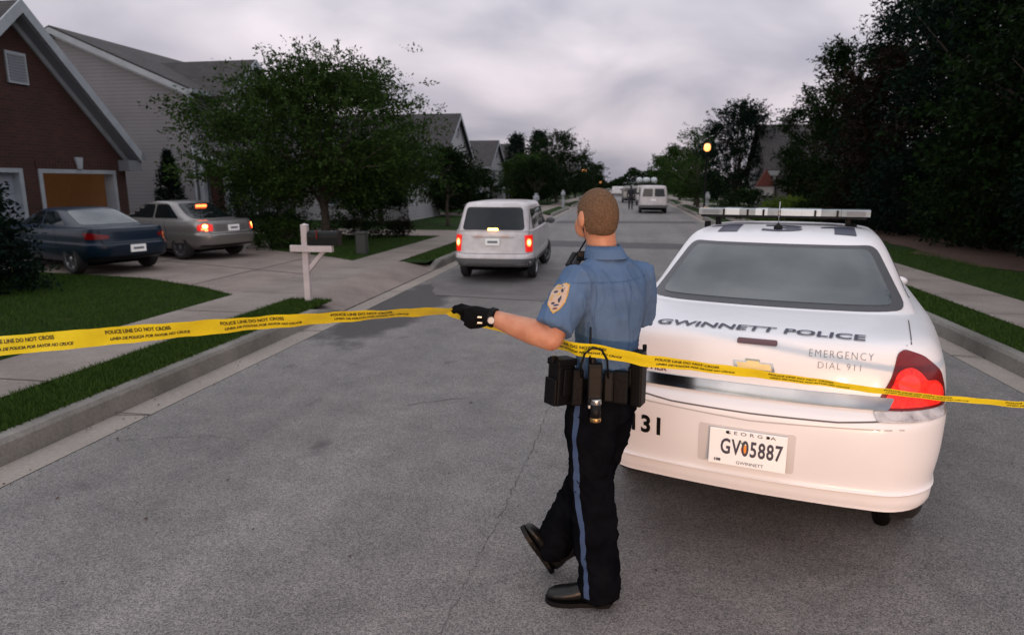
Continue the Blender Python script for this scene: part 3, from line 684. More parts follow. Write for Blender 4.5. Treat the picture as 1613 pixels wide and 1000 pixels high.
for i, (x, y, rx, h, mm) in enumerate([(8.6, 13.2, 1.7, 2.6, 'leaf_con'), (9.0, 18.6, 1.9, 3.0, 'leaf'), (8.9, 23.4, 1.8, 2.4, 'leaf_con'), (8.9, 28.0, 1.6, 2.2, 'leaf')]):
    shrub(['nearest dark understorey bush on the right pine straw', 'second understorey bush on the right pine straw, mid green', 'third dark understorey bush beside the light bar end', 'fourth understorey bush beside the right green bush'][i], (x, y, KZ), rx, rx, h, M[mm], 90+i, ntw=900, ls=.11, tl=.4, shape=sh_round, name='understorey_bush', cat='bush')

rs_ = np.random.default_rng(5); n_ = 26000
x_ = rs_.uniform(-60, 60, n_); y_ = 205+rs_.uniform(-6, 6, n_); top_ = 4.2+1.6*np.sin(x_*.21)+1.0*np.sin(x_*.57+1)+.5*np.sin(x_*1.3); z_ = rs_.random(n_)**.7*np.maximum(top_, 1.5)
w_o = thing('far_woods', 'hazy low woods closing the far end of the street', 'woods', (0, 0, 0)); lm_ = leafmesh('far_woods', np.stack([x_, y_, z_], 1), rs_.normal(size=(n_, 3)), rs_.uniform(.35, .8, n_), M['leaf'], None, .8)
bpy.data.objects.remove(w_o); lm_['kind'] = 'stuff'; tag(lm_, 'low dark woods closing the far end of the street', 'woods'); lm_.name = 'far_woods'
# ------------------------------------------------------------------ houses
def gable(root, cx, y0, hw, dep, zb, ze, zr, wall, ov=.3, rth=.10, trim='trim', axis='y', roofm='shingle', rake=True):
    """gabled block, gable face at y0 looking -y (axis y) or at x=y0 looking +x (axis x)"""
    def X(p):
        x, y, z = p
        return (x, y, z) if axis == 'y' else (-(y-0), x, z)
    def place(mb, v, f, m): mb.add([X(p) for p in v], f, m)
    poly = [(cx-hw, zb), (cx+hw, zb), (cx+hw, ze), (cx, zr), (cx-hw, ze)]
    mb = MB(); n = 5
    v = [(p, y0, q) for p, q in poly]+[(p, y0+dep, q) for p, q in poly]
    f = [tuple(range(5)), tuple(range(9, 4, -1))]+[((i+1) % 5, i, 5+i, 5+(i+1) % 5) for i in range(5)]
    place(mb, v, f, wall); mb.build('wall', root)
    sl = (zr-ze)/hw; mb = MB(); e = ov; ya, yb = y0-ov, y0+dep+ov
    for s in (-1, 1):
        a = (cx, zr+.03); b = (cx+s*(hw+e), ze-sl*e+.03)
        pr = [a, b, (b[0], b[1]+rth*1.4), (a[0], a[1]+rth*1.4)]
        v = [(p, ya, q) for p, q in pr]+[(p, yb, q) for p, q in pr]
        place(mb, v, [(0, 1, 2, 3), (7, 6, 5, 4), (0, 4, 5, 1), (1, 5, 6, 2), (2, 6, 7, 3), (3, 7, 4, 0)], M[roofm])
    rf = mb.build('roof', root)
    bm = bmesh.new(); bm.from_mesh(rf.data); bmesh.ops.recalc_face_normals(bm, faces=bm.faces); bm.to_mesh(rf.data); bm.free()
    if rake:
        mb = MB()
        for s in (-1, 1):
            a = (cx, zr+.02); b = (cx+s*(hw+e+.02), ze-sl*(e+.02)+.02)
            for (d0, d1, yy0, yy1) in ((-.02, -.24, ya-.03, ya-.002), (-.24, -.34, y0-.05, y0-.003)):
                pr = [(a[0], a[1]+d0+.10), (b[0], b[1]+d0+.10), (b[0], b[1]+d1+.10), (a[0], a[1]+d1+.10)]
                v = [(p, yy0, q) for p, q in pr]+[(p, yy1, q) for p, q in pr]
                place(mb, v, [(0, 1, 2, 3), (7, 6, 5, 4), (0, 4, 5, 1), (1, 5, 6, 2), (2, 6, 7, 3), (3, 7, 4, 0)], M[trim])
            # eave gutter
            gx = cx+s*(hw+e); z = ze-sl*e
            v = [(gx-.02*s, ya, z-.02), (gx+.10*s, ya, z+.0), (gx+.12*s, ya, z+.14), (gx-.02*s, ya, z+.14)]
            v += [(p, yb, q) for p, _, q in v]
            place(mb, v, [(0, 1, 2, 3), (7, 6, 5, 4), (0, 4, 5, 1), (1, 5, 6, 2), (2, 6, 7, 3), (3, 7, 4, 0)], M[trim])
            # soffit return
            v = [(cx+s*(hw-.02), ya+.02, z-.03), (gx, ya+.02, z-.03), (gx, y0-.01, z-.03), (cx+s*(hw-.02), y0-.01, z-.03)]
            v += [(p, r_, q+.05) for p, r_, q in v]
            place(mb, v, [(0, 1, 2, 3), (7, 6, 5, 4), (0, 4, 5, 1), (1, 5, 6, 2), (2, 6, 7, 3), (3, 7, 4, 0)], M[trim])
        t = mb.build('trim', root); bm = bmesh.new(); bm.from_mesh(t.data); bmesh.ops.recalc_face_normals(bm, faces=bm.faces); bm.to_mesh(t.data); bm.free()
    return X
def window(root, X, cx, y, z0, z1, w, mull=(1, 1), fw=.07, frame='trim', pane='pane'):
    mb = MB(); h = w/2; d0, d1 = y-.05, y-.002
    def bx(mb, x0, x1, a, b, ya, yb, m):
        v = [(x, yy, z) for z in (a, b) for x, yy in ((x0, ya), (x1, ya), (x1, yb), (x0, yb))]
        mb.add([X(p) for p in v], [(3, 2, 1, 0), (4, 5, 6, 7), (0, 1, 5, 4), (1, 2, 6, 5), (2, 3, 7, 6), (3, 0, 4, 7)], M[m])
    bx(mb, cx-h-fw, cx-h, z0-fw, z1+fw, d0, d1, frame); bx(mb, cx+h, cx+h+fw, z0-fw, z1+fw, d0, d1, frame)
    bx(mb, cx-h, cx+h, z1, z1+fw, d0, d1, frame); bx(mb, cx-h, cx+h, z0-fw, z0, d0-.03, d1, frame)
    for i in range(1, mull[0]+1):
        x = cx-h+w*i/(mull[0]+1); bx(mb, x-.012, x+.012, z0, z1, d0+.015, d1, frame)
    for i in range(1, mull[1]+1):
        z = z0+(z1-z0)*i/(mull[1]+1); bx(mb, cx-h, cx+h, z-.015, z+.015, d0+.01, d1, frame)
    wn = mb.build('window', root)
    mb = MB(); mb.add([X(p) for p in [(cx-h, y-.012, z0), (cx+h, y-.012, z0), (cx+h, y-.012, z1), (cx-h, y-.012, z1)]], [(0, 1, 2, 3)], M[pane])
    mb.build('pane', wn)
def bxs(mb, X, a, b, m):
    x0, y0, z0 = a; x1, y1, z1 = b
    v = [(x, y, z) for z in (z0, z1) for x, y in ((x0, y0), (x1, y0), (x1, y1), (x0, y1))]
    mb.add([X(p) for p in v], [(3, 2, 1, 0), (4, 5, 6, 7), (0, 1, 5, 4), (1, 2, 6, 5), (2, 3, 7, 6), (3, 0, 4, 7)], M[m] if isinstance(m, str) else m)
I3 = lambda p: p
# brick house, side-entry garage gable looking at the camera
bh = thing('brick_house', 'red brick house with steep gable and two garage openings, one lit orange inside', 'house', (-14.0, 14.05, KZ), PI/2)
# wall with two door openings built from strips
wz = 2.52; hw = 3.12; zr = 5.50
mb = MB()
D2 = (.32, 2.62, 1.86); D1 = (-2.62, -.32, 1.86)      # x0,x1,top of the openings
def wallq(x0, x1, z0, z1): bxs(mb, I3, (x0, 0, z0), (x1, .25, z1), 'brick')
wallq(-hw, D1[0]-.03, -.2, 1.90); wallq(D1[1]+.03, D2[0]-.03, -.2, 1.90); wallq(D2[1]+.03, hw, -.2, 1.90)
mb.add([(-hw, 0, 1.90), (hw, 0, 1.90), (hw, 0, wz), (0, 0, zr), (-hw, 0, wz), (-hw, .25, 1.90), (hw, .25, 1.90), (hw, .25, wz), (0, .25, zr), (-hw, .25, wz)],
       [(0, 1, 2, 3, 4), (9, 8, 7, 6, 5), (1, 0, 5, 6), (2, 1, 6, 7), (3, 2, 7, 8), (4, 3, 8, 9), (0, 4, 9, 5)], M['brick'])
bxs(mb, I3, (hw-.25, .25, -.2), (hw, 9, wz), 'brick'); bxs(mb, I3, (-hw, .25, -.2), (-hw+.25, 9, wz), 'brick'); bxs(mb, I3, (-hw, 9, -.2), (hw, 9.2, wz), 'brick')
mb.build('wall', bh)
mb = MB(); sl = (zr-wz)/hw
for s in (-1, 1):
    a = (0, zr+.03); e = .20; b = (s*(hw+e), wz-sl*e+.03); pr = [a, b, (b[0], b[1]+.14), (a[0], a[1]+.14)]
    v = [(p, -.35, q) for p, q in pr]+[(p, 9.5, q) for p, q in pr]
    mb.add(v, [(0, 1, 2, 3), (7, 6, 5, 4), (0, 4, 5, 1), (1, 5, 6, 2), (2, 6, 7, 3), (3, 7, 4, 0)], M['shingle'])
rf = mb.build('roof', bh); bm = bmesh.new(); bm.from_mesh(rf.data); bmesh.ops.recalc_face_normals(bm, faces=bm.faces); bm.to_mesh(rf.data); bm.free()
mb = MB()
for s in (-1, 1):
    a = (0, zr+.16); b = (s*(hw+.24), wz-sl*.24+.16)
    for (d0, d1, ya, yb, mm) in ((.03, -.26, -.40, -.352, 'trim'), (-.262, -.30, -.34, -.003, 'trimd'), (-.30, -.46, -.06, -.004, 'trim')):
        pr = [(a[0], a[1]+d0), (b[0], b[1]+d0), (b[0], b[1]+d1), (a[0], a[1]+d1)]
        v = [(p, ya, q) for p, q in pr]+[(p, yb, q) for p, q in pr]
        mb.add(v, [(0, 1, 2, 3), (7, 6, 5, 4), (0, 4, 5, 1), (1, 5, 6, 2), (2, 6, 7, 3), (3, 7, 4, 0)], M[mm])
    gx = s*(hw+.24); z = wz-sl*.24
    bxs(mb, I3, (min(s*(hw-.25), gx), -.34, z-.34), (max(s*(hw-.25), gx), -.01, z-.05), 'trimd')
    bxs(mb, I3, (min(gx, gx+s*.12), -.42, z-.02), (max(gx, gx+s*.12), 9.4, z+.15), 'trimd')
t = mb.build('trim', bh); bm = bmesh.new(); bm.from_mesh(t.data); bmesh.ops.recalc_face_normals(bm, faces=bm.faces); bm.to_mesh(t.data); bm.free()
mb = MB(); bxs(mb, I3, (-.27, -.05, 3.87), (.27, -.004, 4.57), 'trim'); v_ = mb.build('gable_vent', bh)
mb = MB()
for k in range(9): bxs(mb, I3, (-.22, -.065, 3.93+k*.066), (.22, -.051, 3.975+k*.066), 'trimd')
mb.build('louvre', v_)
for (x0, x1, zt), nm_ in ((D2, 'open'), (D1, 'shut')):
    mb = MB()
    bxs(mb, I3, (x0-.10, -.03, -.1), (x0, .27, zt+.1), 'trim'); bxs(mb, I3, (x1, -.03, -.1), (x1+.10, .27, zt+.1), 'trim'); bxs(mb, I3, (x0, -.03, zt), (x1, .27, zt+.1), 'trim')
    mb.build('garage_frame', bh)
mb = MB(); w_ = D1[1]-D1[0]
for r_ in range(4):
    for c in range(4):
        x0 = D1[0]+c*w_/4; z0 = -.1+r_*1.96/4
        bxs(mb, I3, (x0+.004, .16, z0+.004), (x0+w_/4-.004, .20, z0+.486), 'gdoor'); bxs(mb, I3, (x0+.08, .145, z0+.09), (x0+w_/4-.08, .158, z0+.42), 'gdoor')
o = mb.build('garage_door', bh); o['label'] = 'closed panelled pale garage door'
mb = MB()   # lit bay: back and side walls, ceiling
bxs(mb, I3, (D2[0]-.2, 1.9, -.2), (D2[1]+.2, 2.0, 2.3), 'glow'); bxs(mb, I3, (D2[0]-.3, .28, -.2), (D2[0]-.2, 1.9, 2.3), 'glow'); bxs(mb, I3, (D2[1]+.12, .28, -.2), (D2[1]+.22, 1.9, 2.3), 'glow')
bxs(mb, I3, (D2[0]-.3, .28, 2.3), (D2[1]+.3, 2.0, 2.36), 'glow'); o = mb.build('garage_interior', bh); o['label'] = 'garage bay lit orange from inside'
mb = MB(); mb.prism([(-.07, 1.97), (.07, 1.97), (.12, 2.27), (-.12, 2.27)], 'y', -.06, -.004, M['trim'])
mb.v = [v+Vector(((D2[0]+D2[1])/2, 0, 0)) for v in mb.v]; mb.build('keystone', bh)
mb = MB()
for k in range(26): bxs(mb, I3, (D2[0]-.15+k*.097, -.022, 1.97), (D2[0]-.15+k*.097+.085, -.003, 2.17), 'brick')
mb.build('lintel', bh)
# rest of the brick house rising behind-left
# grey siding house
sh = thing('siding_house', 'grey lap-siding house with dark roof, white rake boards and porch with white columns', 'house', (-21.05, 23, KZ))
X = gable(sh, 0, 0, 5.2, 13, -.2, 4.90, 7.10, M['siding'], ov=.22)
X2 = lambda p: (5.2+p[1]*-1+0, p[0], p[2])   # local street face: x-> +x face
# street side cross gable (looks +x)
def Xs(p): x, y, z = p; return (5.2-y, x, z)
mb = MB(); cy = 3.1; chw = 1.9
pg = [(cy-chw, 4.2), (cy+chw, 4.2), (cy+chw, 4.85), (cy, 6.30), (cy-chw, 4.85)]
v = [Xs((p, -.75, q)) for p, q in pg]+[Xs((p, 3.0, q)) for p, q in pg]
mb.add(v, [tuple(range(5)), tuple(range(9, 4, -1))]+[((i+1) % 5, i, 5+i, 5+(i+1) % 5) for i in range(5)], M['siding_w']); mb.build('dormer_wall', sh)
mb = MB(); s_ = (6.30-4.85)/chw
for s in (-1, 1):
    a = (cy, 6.34); b = (cy+s*(chw+.25), 4.85-s_*.25+.04); pr = [a, b, (b[0], b[1]+.12), (a[0], a[1]+.12)]
    v = [Xs((p, -1.0, q)) for p, q in pr]+[Xs((p, 3.3, q)) for p, q in pr]
    mb.add(v, [(0, 1, 2, 3), (7, 6, 5, 4), (0, 4, 5, 1), (1, 5, 6, 2), (2, 6, 7, 3), (3, 7, 4, 0)], M['shingle'])
    pr = [(a[0], a[1]+.12), (b[0], b[1]+.12), (b[0], b[1]-.12), (a[0], a[1]-.12)]
    v = [Xs((p, -1.04, q)) for p, q in pr]+[Xs((p, -1.002, q)) for p, q in pr]
    mb.add(v, [(0, 1, 2, 3), (7, 6, 5, 4), (0, 4, 5, 1), (1, 5, 6, 2), (2, 6, 7, 3), (3, 7, 4, 0)], M['trim'])
o = mb.build('dormer_roof', sh); bm = bmesh.new(); bm.from_mesh(o.data); bmesh.ops.recalc_face_normals(bm, faces=bm.faces); bm.to_mesh(o.data); bm.free()
# porch at the street face near corner
mb = MB(); 
v = [(5.2, .1, 2.75), (6.5, .1, 2.25), (6.5, 3.6, 2.25), (5.2, 3.6, 2.75)]; v += [(a, b, c+.12) for a, b, c in v]
mb.add(v, [(3, 2, 1, 0), (4, 5, 6, 7), (0, 1, 5, 4), (1, 2, 6, 5), (2, 3, 7, 6), (3, 0, 4, 7)], M['shingle']); mb.build('porch_roof', sh)
mb = MB(); bxs(mb, I3, (6.44, .06, 2.05), (6.56, 3.64, 2.30), 'trim'); 
v = [(5.2, .04, 2.62), (6.56, .04, 2.10), (6.56, .04, 2.30), (5.2, .04, 2.88)]; v += [(a, .098, c) for a, b, c in v]
mb.add(v, [(0, 1, 2, 3), (7, 6, 5, 4), (0, 4, 5, 1), (1, 5, 6, 2), (2, 6, 7, 3), (3, 7, 4, 0)], M['trim']); mb.build('porch_fascia', sh)
for (x, y) in ((5.36, .2), (6.36, .2), (6.36, 1.9), (6.36, 3.4)):
    mb = MB(); bxs(mb, I3, (x-.10, y-.10, -.1), (x+.10, y+.10, 2.3), 'trim'); bxs(mb, I3, (x-.13, y-.13, -.1), (x+.13, y+.13, .2), 'trim'); mb.build('porch_column', sh)
mb = MB(); bxs(mb, I3, (5.2, .05, -.15), (6.6, 3.6, .02), 'walk' if 0 else M['walk']); mb.build('porch_floor', sh)
mb = MB(); bxs(mb, I3, (5.2, .9, .02), (5.24, 1.8, 1.95), 'door_red'); mb.build('front_door', sh)
mb = MB(); bxs(mb, I3, (5.2, .3, .02), (5.25, .7, 2.0), 'pane'); mb.build('sidelight', sh)
window(sh, Xs, 8.0, 0, .7, 2.1, 1.2); window(sh, Xs, 6.2, 0, 3.2, 4.4, .9); window(sh, Xs, 10.5, 0, 3.2, 4.4, .9)
mb = MB(); bxs(mb, I3, (5.16, -.03, -.2), (5.23, .0-.002, 4.75), 'trim'); mb.build('corner_board', sh)
# chimney-like dark low roof between the houses
bk = thing('back_roof_house', 'dark roof corner showing between the brick gable and the grey house', 'house', (-23.2, 21.3, KZ))
X = gable(bk, 0, 0, 2.4, 1.4, -.2, 4.6, 5.9, M['siding'], ov=.1, rake=False)
# next houses down the left side: side gables, ridge runs across, gable looks at the street
def far_house(label, loc, hd, ze, zr, wall, L=9, nwin=3, porch=True, name='house'):
    h = thing(name, label, 'house', loc)
    X = gable(h, 0, 0, hd, L, -.2, ze, zr, wall, ov=.25, axis='x')
    window(h, X, -hd*.35, 0, ze*.62, ze*.92, .8); window(h, X, hd*.4, 0, ze*.62, ze*.92, .8); window(h, X, 0, 0, zr-1.25, zr-.75, .45, (0, 0))
    window(h, X, hd*.5, 0, .6, 1.7, .9)
    if porch:
        mb = MB(); bxs(mb, I3, (0, -hd*.9, ze*.46), (1.3, hd*.3, ze*.5), 'shingle'); mb.build('porch_roof', h)
        for y in (-hd*.88, -hd*.3, hd*.28): 
            mb = MB(); bxs(mb, I3, (1.16, y-.08, -.1), (1.3, y+.08, ze*.46), 'trim'); mb.build('porch_column', h)
    for yy in (-4, -6.5):
        # windows on the side facing the camera
        mb = MB(); bxs(mb, I3, (yy-.5, -hd-.05, ze*.3), (yy+.5, -hd-.003, ze*.62), 'trim'); w = mb.build('window', h)
        mb = MB(); bxs(mb, I3, (yy-.43, -hd-.06, ze*.32), (yy+.43, -hd-.051, ze*.60), 'pane'); mb.build('pane', w)
    return h
far_house('white house with dark gable roof rising right of the broad shade tree', (-11.0, 43.6, KZ), 3.4, 3.35, 5.85, M['siding_w'], L=9)
far_house('lower white house with dark roof, second past the broad shade tree', (-11.0, 56.8, KZ), 3.3, 2.9, 4.95, M['siding_w'], L=8)
far_house('brick house with grey roof just left of the pointed conifers', (-11.6, 73.5, KZ), 3.4, 3.6, 5.6, M['brick'], L=8)
# pale outbuilding glimpsed under the shade tree
sd_ = thing('white_porch_house', 'white fronted house glimpsed below the shade tree crown', 'house', (-11.9, 28.0, KZ))
X = gable(sd_, 0, 0, 2.6, 5, -.2, 2.0, 3.6, M['siding_w'], ov=.25)
window(sd_, X, -1.0, 0, .7, 1.5, .7); window(sd_, X, 1.0, 0, .7, 1.5, .7)
# right side house
rh = thing('cottage', 'dark roofed cottage with white porch posts behind the hedges on the right', 'house', (7.75, 40.5, KZ))
mb = MB(); bxs(mb, I3, (0, 0, -.2), (7, 5.5, 2.4), 'siding_w'); 
mb.add([(0, 0, 2.4), (0, 5.5, 2.4), (0, 2.75, 4.8), (7, 0, 2.4), (7, 5.5, 2.4), (7, 2.75, 4.8)], [(1, 0, 2), (3, 4, 5), (0, 3, 5, 2), (4, 1, 2, 5)], M['siding_w']); mb.build('wall', rh)
mb = MB()
for s in (0, 1):
    yb = -1.0 if s == 0 else 6.2; zb_ = 2.2 if s == 0 else 1.95
    v = [(-.25, yb, zb_), (7.25, yb, zb_), (7.25, 2.75, 4.9), (-.25, 2.75, 4.9)]; v += [(a, b, c+.12) for a, b, c in v]
    mb.add(v, [(3, 2, 1, 0), (4, 5, 6, 7), (0, 1, 5, 4), (1, 2, 6, 5), (2, 3, 7, 6), (3, 0, 4, 7)], M['shingle'])
mb.build('roof', rh)
for x in (.25, .9, 1.45, 2.3):
    mb = MB(); bxs(mb, I3, (x-.07, -.9, -.1), (x+.07, -.76, 2.15), 'trim'); mb.build('porch_post', rh)
mb = MB(); bxs(mb, I3, (-.2, -1.02, 2.02), (7.2, -.94, 2.28), 'trim'); mb.build('porch_beam', rh)
mb = MB(); bxs(mb, I3, (-.1, -.05, 0), (.55, -.002, 2.0), 'brick'); bxs(mb, I3, (1.0, -.05, 0), (1.4, -.003, 1.9), 'door_red'); bxs(mb, I3, (1.7, -.05, .5), (2.2, -.003, 1.8), 'pane'); mb.build('front_bay', rh)
mb = MB(); mb.add([(-.75, -1.3, 1.45), (.25, -1.3, 1.45), (-.25, -1.3, 2.35), (-.75, -.9, 1.45), (.25, -.9, 1.45), (-.25, -.9, 2.35)], [(0, 1, 2), (5, 4, 3), (0, 2, 5, 3), (1, 4, 5, 2), (0, 3, 4, 1)], M['flag']); o = mb.build('entry_gable', rh); o['label'] = 'small red entry gable'
mb = MB(); bxs(mb, I3, (-.7, -1.2, -.1), (.2, -.95, 1.45), 'siding_w'); mb.build('entry_wall', rh)

# ------------------------------------------------------------------ mailboxes, lamps, utility box
mp = thing('mailbox', 'white painted mailbox post with arm and brace carrying a dark green mailbox', 'mailbox', (-4.36, 8.62, KZ), R(3))
mb = MB(); mb.box((-.045, -.045, -.1), (.045, .045, .0), M['postw'])
mb.box((-.043, -.043, .0), (.043, .043, 1.06), M['postw'], .006); mb.add([(-.05, -.05, 1.06), (.05, -.05, 1.06), (.05, .05, 1.06), (-.05, .05, 1.06), (0, 0, 1.085)], [(0, 1, 4), (1, 2, 4), (2, 3, 4), (3, 0, 4), (3, 2, 1, 0)], M['postw']); mb.build('post', mp)
mb = MB(); mb.box((-.20, -.047, .70), (.42, -.0455, .79), M['postw']); mb.box((-.19, -.09, .70), (.41, -.048, .785), M['postw'], .004); mb.build('arm', mp)
mb = MB(); mb.add([(.045, -.03, .42), (.045, .03, .42), (.045, .03, .51), (.045, -.03, .51), (.29, -.03, .699), (.29, .03, .699), (.22, .03, .699), (.22, -.03, .699)], [(0, 1, 2, 3), (0, 4, 5, 1), (1, 5, 6, 2), (2, 6, 7, 3), (3, 7, 4, 0), (7, 6, 5, 4)], M['postw']); mb.build('brace', mp)
mb = MB(); pr = [(-.085, .79), (.085, .79), (.085, .90)]+[(.085*math.cos(PI*k/8), .90+.085*math.sin(PI*k/8)) for k in range(1, 8)]+[(-.085, .90)]
mb.prism(pr, 'x', .06, .48, mat('mailbox_green', (.004, .006, .005), .5, spec=.2)); bx_ = mb.build('box', mp)
mb = MB(); mb.prism([(a*1.04, (b-.88)*1.03+.88) for a, b in pr], 'x', .481, .492, mat('mailbox_green', (.004, .006, .005), .5, spec=.2)); mb.build('door', bx_)
mb = MB(); mb.box((.2, -.10, .88), (.215, -.092, 1.0), M['red']); mb.build('flag', bx_)
ub = thing('utility_pedestal', 'squat grey-green utility pedestal at the edge of the second lawn', 'utility box', (-6.05, 14.75, KZ))
mb = MB(); mb.box((-.12, -.10, 0), (.12, .10, .46), M['util'], .015); mb.build('cabinet', ub)
mb = MB(); mb.box((-.135, -.115, .461), (.135, .115, .52), M['util'], .02); mb.build('lid', ub)
# far mailboxes
mb0 = thing('mailbox', 'far white mailbox on a post by the left kerb, right of the minivan', 'mailbox', (-4.2, 31.5, KZ))
mb = MB(); mb.box((-.07, -.07, -.05), (.07, .07, 1.15), M['trim']); mb.build('post', mb0)
mb = MB(); mb.box((-.12, -.25, .80), (.12, .25, 1.02), M['trim'], .04); mb.build('box', mb0)
dup(mb0, (4.2, 37.2, KZ), 0, 'white mailbox post on the right verge beside the far white van')
dup(mb0, (-4.2, 45.0, KZ), 0, 'smallest white mailbox far down the left verge')
def lamp(label, loc, h, r=.13, s=1.0, power=25):
    t = thing('street_lamp', label, 'street lamp', loc, 0, 'lit post lamps along the street')
    mb = MB(); mb.lathe([(.13, -.05), (.13, .15), (.07, .30), (.05, .45), (.04, h*.6), (.035, h-.35), (.06, h-.30), (.07, h-.24)], M['black'], 12); mb.build('post', t, True)
    mb = MB(); mb.lathe([(.06, h-.24), (r*.9, h-.16), (r, h-.02), (r*.8, h+.10), (.03, h+.16)], M['lamp'], 14); mb.build('globe', t, True)
    mb = MB(); mb.lathe([(.05, h+.15), (.09, h+.17), (.02, h+.26)], M['black'], 12); mb.build('finial', t, True)
    ld = bpy.data.lights.new('lamp_light', 'POINT'); lo = bpy.data.objects.new('lamp_light', ld); col.objects.link(lo); lo.parent = t
    lo.location = (0, 0, h+.02); ld.energy = power; ld.color = (1, .50, .18); ld.shadow_soft_size = r+.03
    return t
lamp('nearest lit lamp, on the right verge before the round-headed tree', (3.98, 36.5, KZ), 3.45, r=.17, power=60)
lamp('lit lamp left of the road, just above the officer head', (-4.15, 66, KZ), 2.75, r=.24, power=60)
lamp('smallest and farthest lit lamp, at the end of the left tree row', (-4.4, 112, KZ), 1.75, r=.30, power=60)
# ------------------------------------------------------------------ vehicles
def cr_(p0, p1, p2, p3, t): return .5*((2*p1)+(-p0+p2)*t+(2*p0-5*p1+4*p2-p3)*t*t+(-p0+3*p1-3*p2+p3)*t**3)
class Shell:
    """stack of plan outlines; key = (z, y_rear, y_front, half_width, r_rear, r_front, bow_rear, bow_front)"""
    def __init__(s, keys, sub=4, warp=None, lin=False):
        K = np.array([list(k)+[.06]*(8-len(k)) for k in keys], float); R_ = []
        n = len(K)
        for i in range(n-1):
            a, b, c, d = K[max(i-1, 0)], K[i], K[i+1], K[min(i+2, n-1)]
            for q in range(sub):
                t = q/sub; R_.append((b+(c-b)*t) if lin else cr_(a, b, c, d, t))
        R_.append(K[-1]); s.rows = [s.outline(r) for r in R_]; s.warp = warp
        if warp: s.rows = [[Vector(warp(p)) for p in row] for row in s.rows]
    def outline(s, k):
        z, yr, yf, w, rr, rf, br, bf = k; w = max(w, .02); rr = min(rr, w*.9); rf = min(rf, w*.9); P = []
        for i in range(8): P.append((( w-rr)*i/8, yr))
        for i in range(9): a = PI/2*i/8; P.append((w-rr+rr*math.sin(a), yr+rr-rr*math.cos(a)))
        y0, y1 = yr+rr, yf-rf
        for i in range(1, 24): P.append((w, y0+(y1-y0)*i/24))
        for i in range(9): a = PI/2*i/8; P.append((w-rf+rf*math.cos(a), yf-rf+rf*math.sin(a)))
        for i in range(7, -1, -1): P.append(((w-rf)*i/8, yf))
        out = []; L = yf-yr; ym = (yf+yr)/2
        for (x, y) in P:
            f = max(0, 1-(y-yr)/(.35*L)) if L > .1 else 0; g = max(0, 1-(yf-y)/(.35*L)) if L > .1 else 0
            xx = x/w
            yy = y+br*xx*xx*f-bf*xx*xx*g; x2 = x*(1-.03*((y-ym)/(L/2+1e-6))**2)
            out.append(Vector((x2, yy, z)))
        full = out+[Vector((-p.x, p.y, p.z)) for p in reversed(out[1:-1])]
        return full
    def into(s, mb, m):
        n = len(s.rows[0]); v = [p for r_ in s.rows for p in r_]; k = len(s.rows)
        f = [(i*n+j, i*n+(j+1) % n, (i+1)*n+(j+1) % n, (i+1)*n+j) for i in range(k-1) for j in range(n)]
        f += [tuple(range(n-1, -1, -1)), tuple(range((k-1)*n, k*n))]
        mb.add(v, f, m)
def wheel(parent, x, y, r, side, w=.2, spokes=5, rimm='rim', steer=0):
    t = bpy.data.objects.new('wheel', None); col.objects.link(t); t.parent = parent; t.location = (x, y, r); t.rotation_euler = (0, 0, steer+(0 if side > 0 else PI)); t.empty_display_size = .1
    mb = MB(); mb.lathe([(r*.64, -w/2), (r*.9, -w/2), (r*.985, -w*.38), (r, -w*.2), (r, w*.2), (r*.985, w*.38), (r*.9, w/2), (r*.66, w/2), (r*.64, w*.42)], M['tyre'], 36, 'x', cap=True)
    mb.build('tyre', t, True)
    mb = MB(); mb.lathe([(r*.64, w*.44), (r*.66, w*.49), (r*.62, w*.49), (r*.60, w*.30), (r*.58, w*.12)], M[rimm], 36, 'x', cap=False)
    mb.lathe([(.001, w*.13), (r*.60, w*.12)], M['arch'], 24, 'x', cap=False)
    for k in range(spokes):
        a = 2*PI*k/spokes; c, s_ = math.cos(a), math.sin(a); wd_ = r*.62*(.30 if spokes < 7 else .17)
        v = []
        for (rad, hw_, dep) in ((r*.10, wd_*.5, w*.36), (r*.62, wd_*.42, w*.45)):
            for q in (-1, 1):
                for dd in (0, -.03): v.append((dep+dd, rad*c-q*hw_*s_, rad*s_+q*hw_*c))
        mb.add(v, [(0, 2, 6, 4), (1, 5, 7, 3), (0, 4, 5, 1), (2, 3, 7, 6), (0, 1, 3, 2), (4, 6, 7, 5)], M[rimm])
    mb.lathe([(r*.17, w*.3), (r*.16, w*.42), (r*.08, w*.45), (.001, w*.45)], M[rimm], 16, 'x'); mb.build('rim', t)
    return t
def carve(lower, ys, r, w, z, gap=.05):
    """wheel arches cut from the lower body"""
    cut = MB()
    for y in ys:
        for s in (-1, 1):
            x0, x1 = (w-.30, w+.3) if s > 0 else (-w-.3, -w+.30)
            cut.lathe([(r+gap, x0), (r+gap, x1)], M['arch'], 40, 'x', (0, y, z))
    cut.mt = [lower.data.materials[0], M['arch']]; co = mk('cut', cut.v, cut.f, cut.mt, None, False, [1]*len(cut.f))
    for m_ in (lower.data, co.data):
        bm = bmesh.new(); bm.from_mesh(m_); bmesh.ops.recalc_face_normals(bm, faces=bm.faces); bm.to_mesh(m_); bm.free()
    if len(lower.data.materials) < 2: lower.data.materials.append(M['arch'])
    md = lower.modifiers.new('b', 'BOOLEAN'); md.object = co; md.operation = 'DIFFERENCE'; md.solver = 'EXACT'
    apply_mods(lower); bpy.data.objects.remove(co)
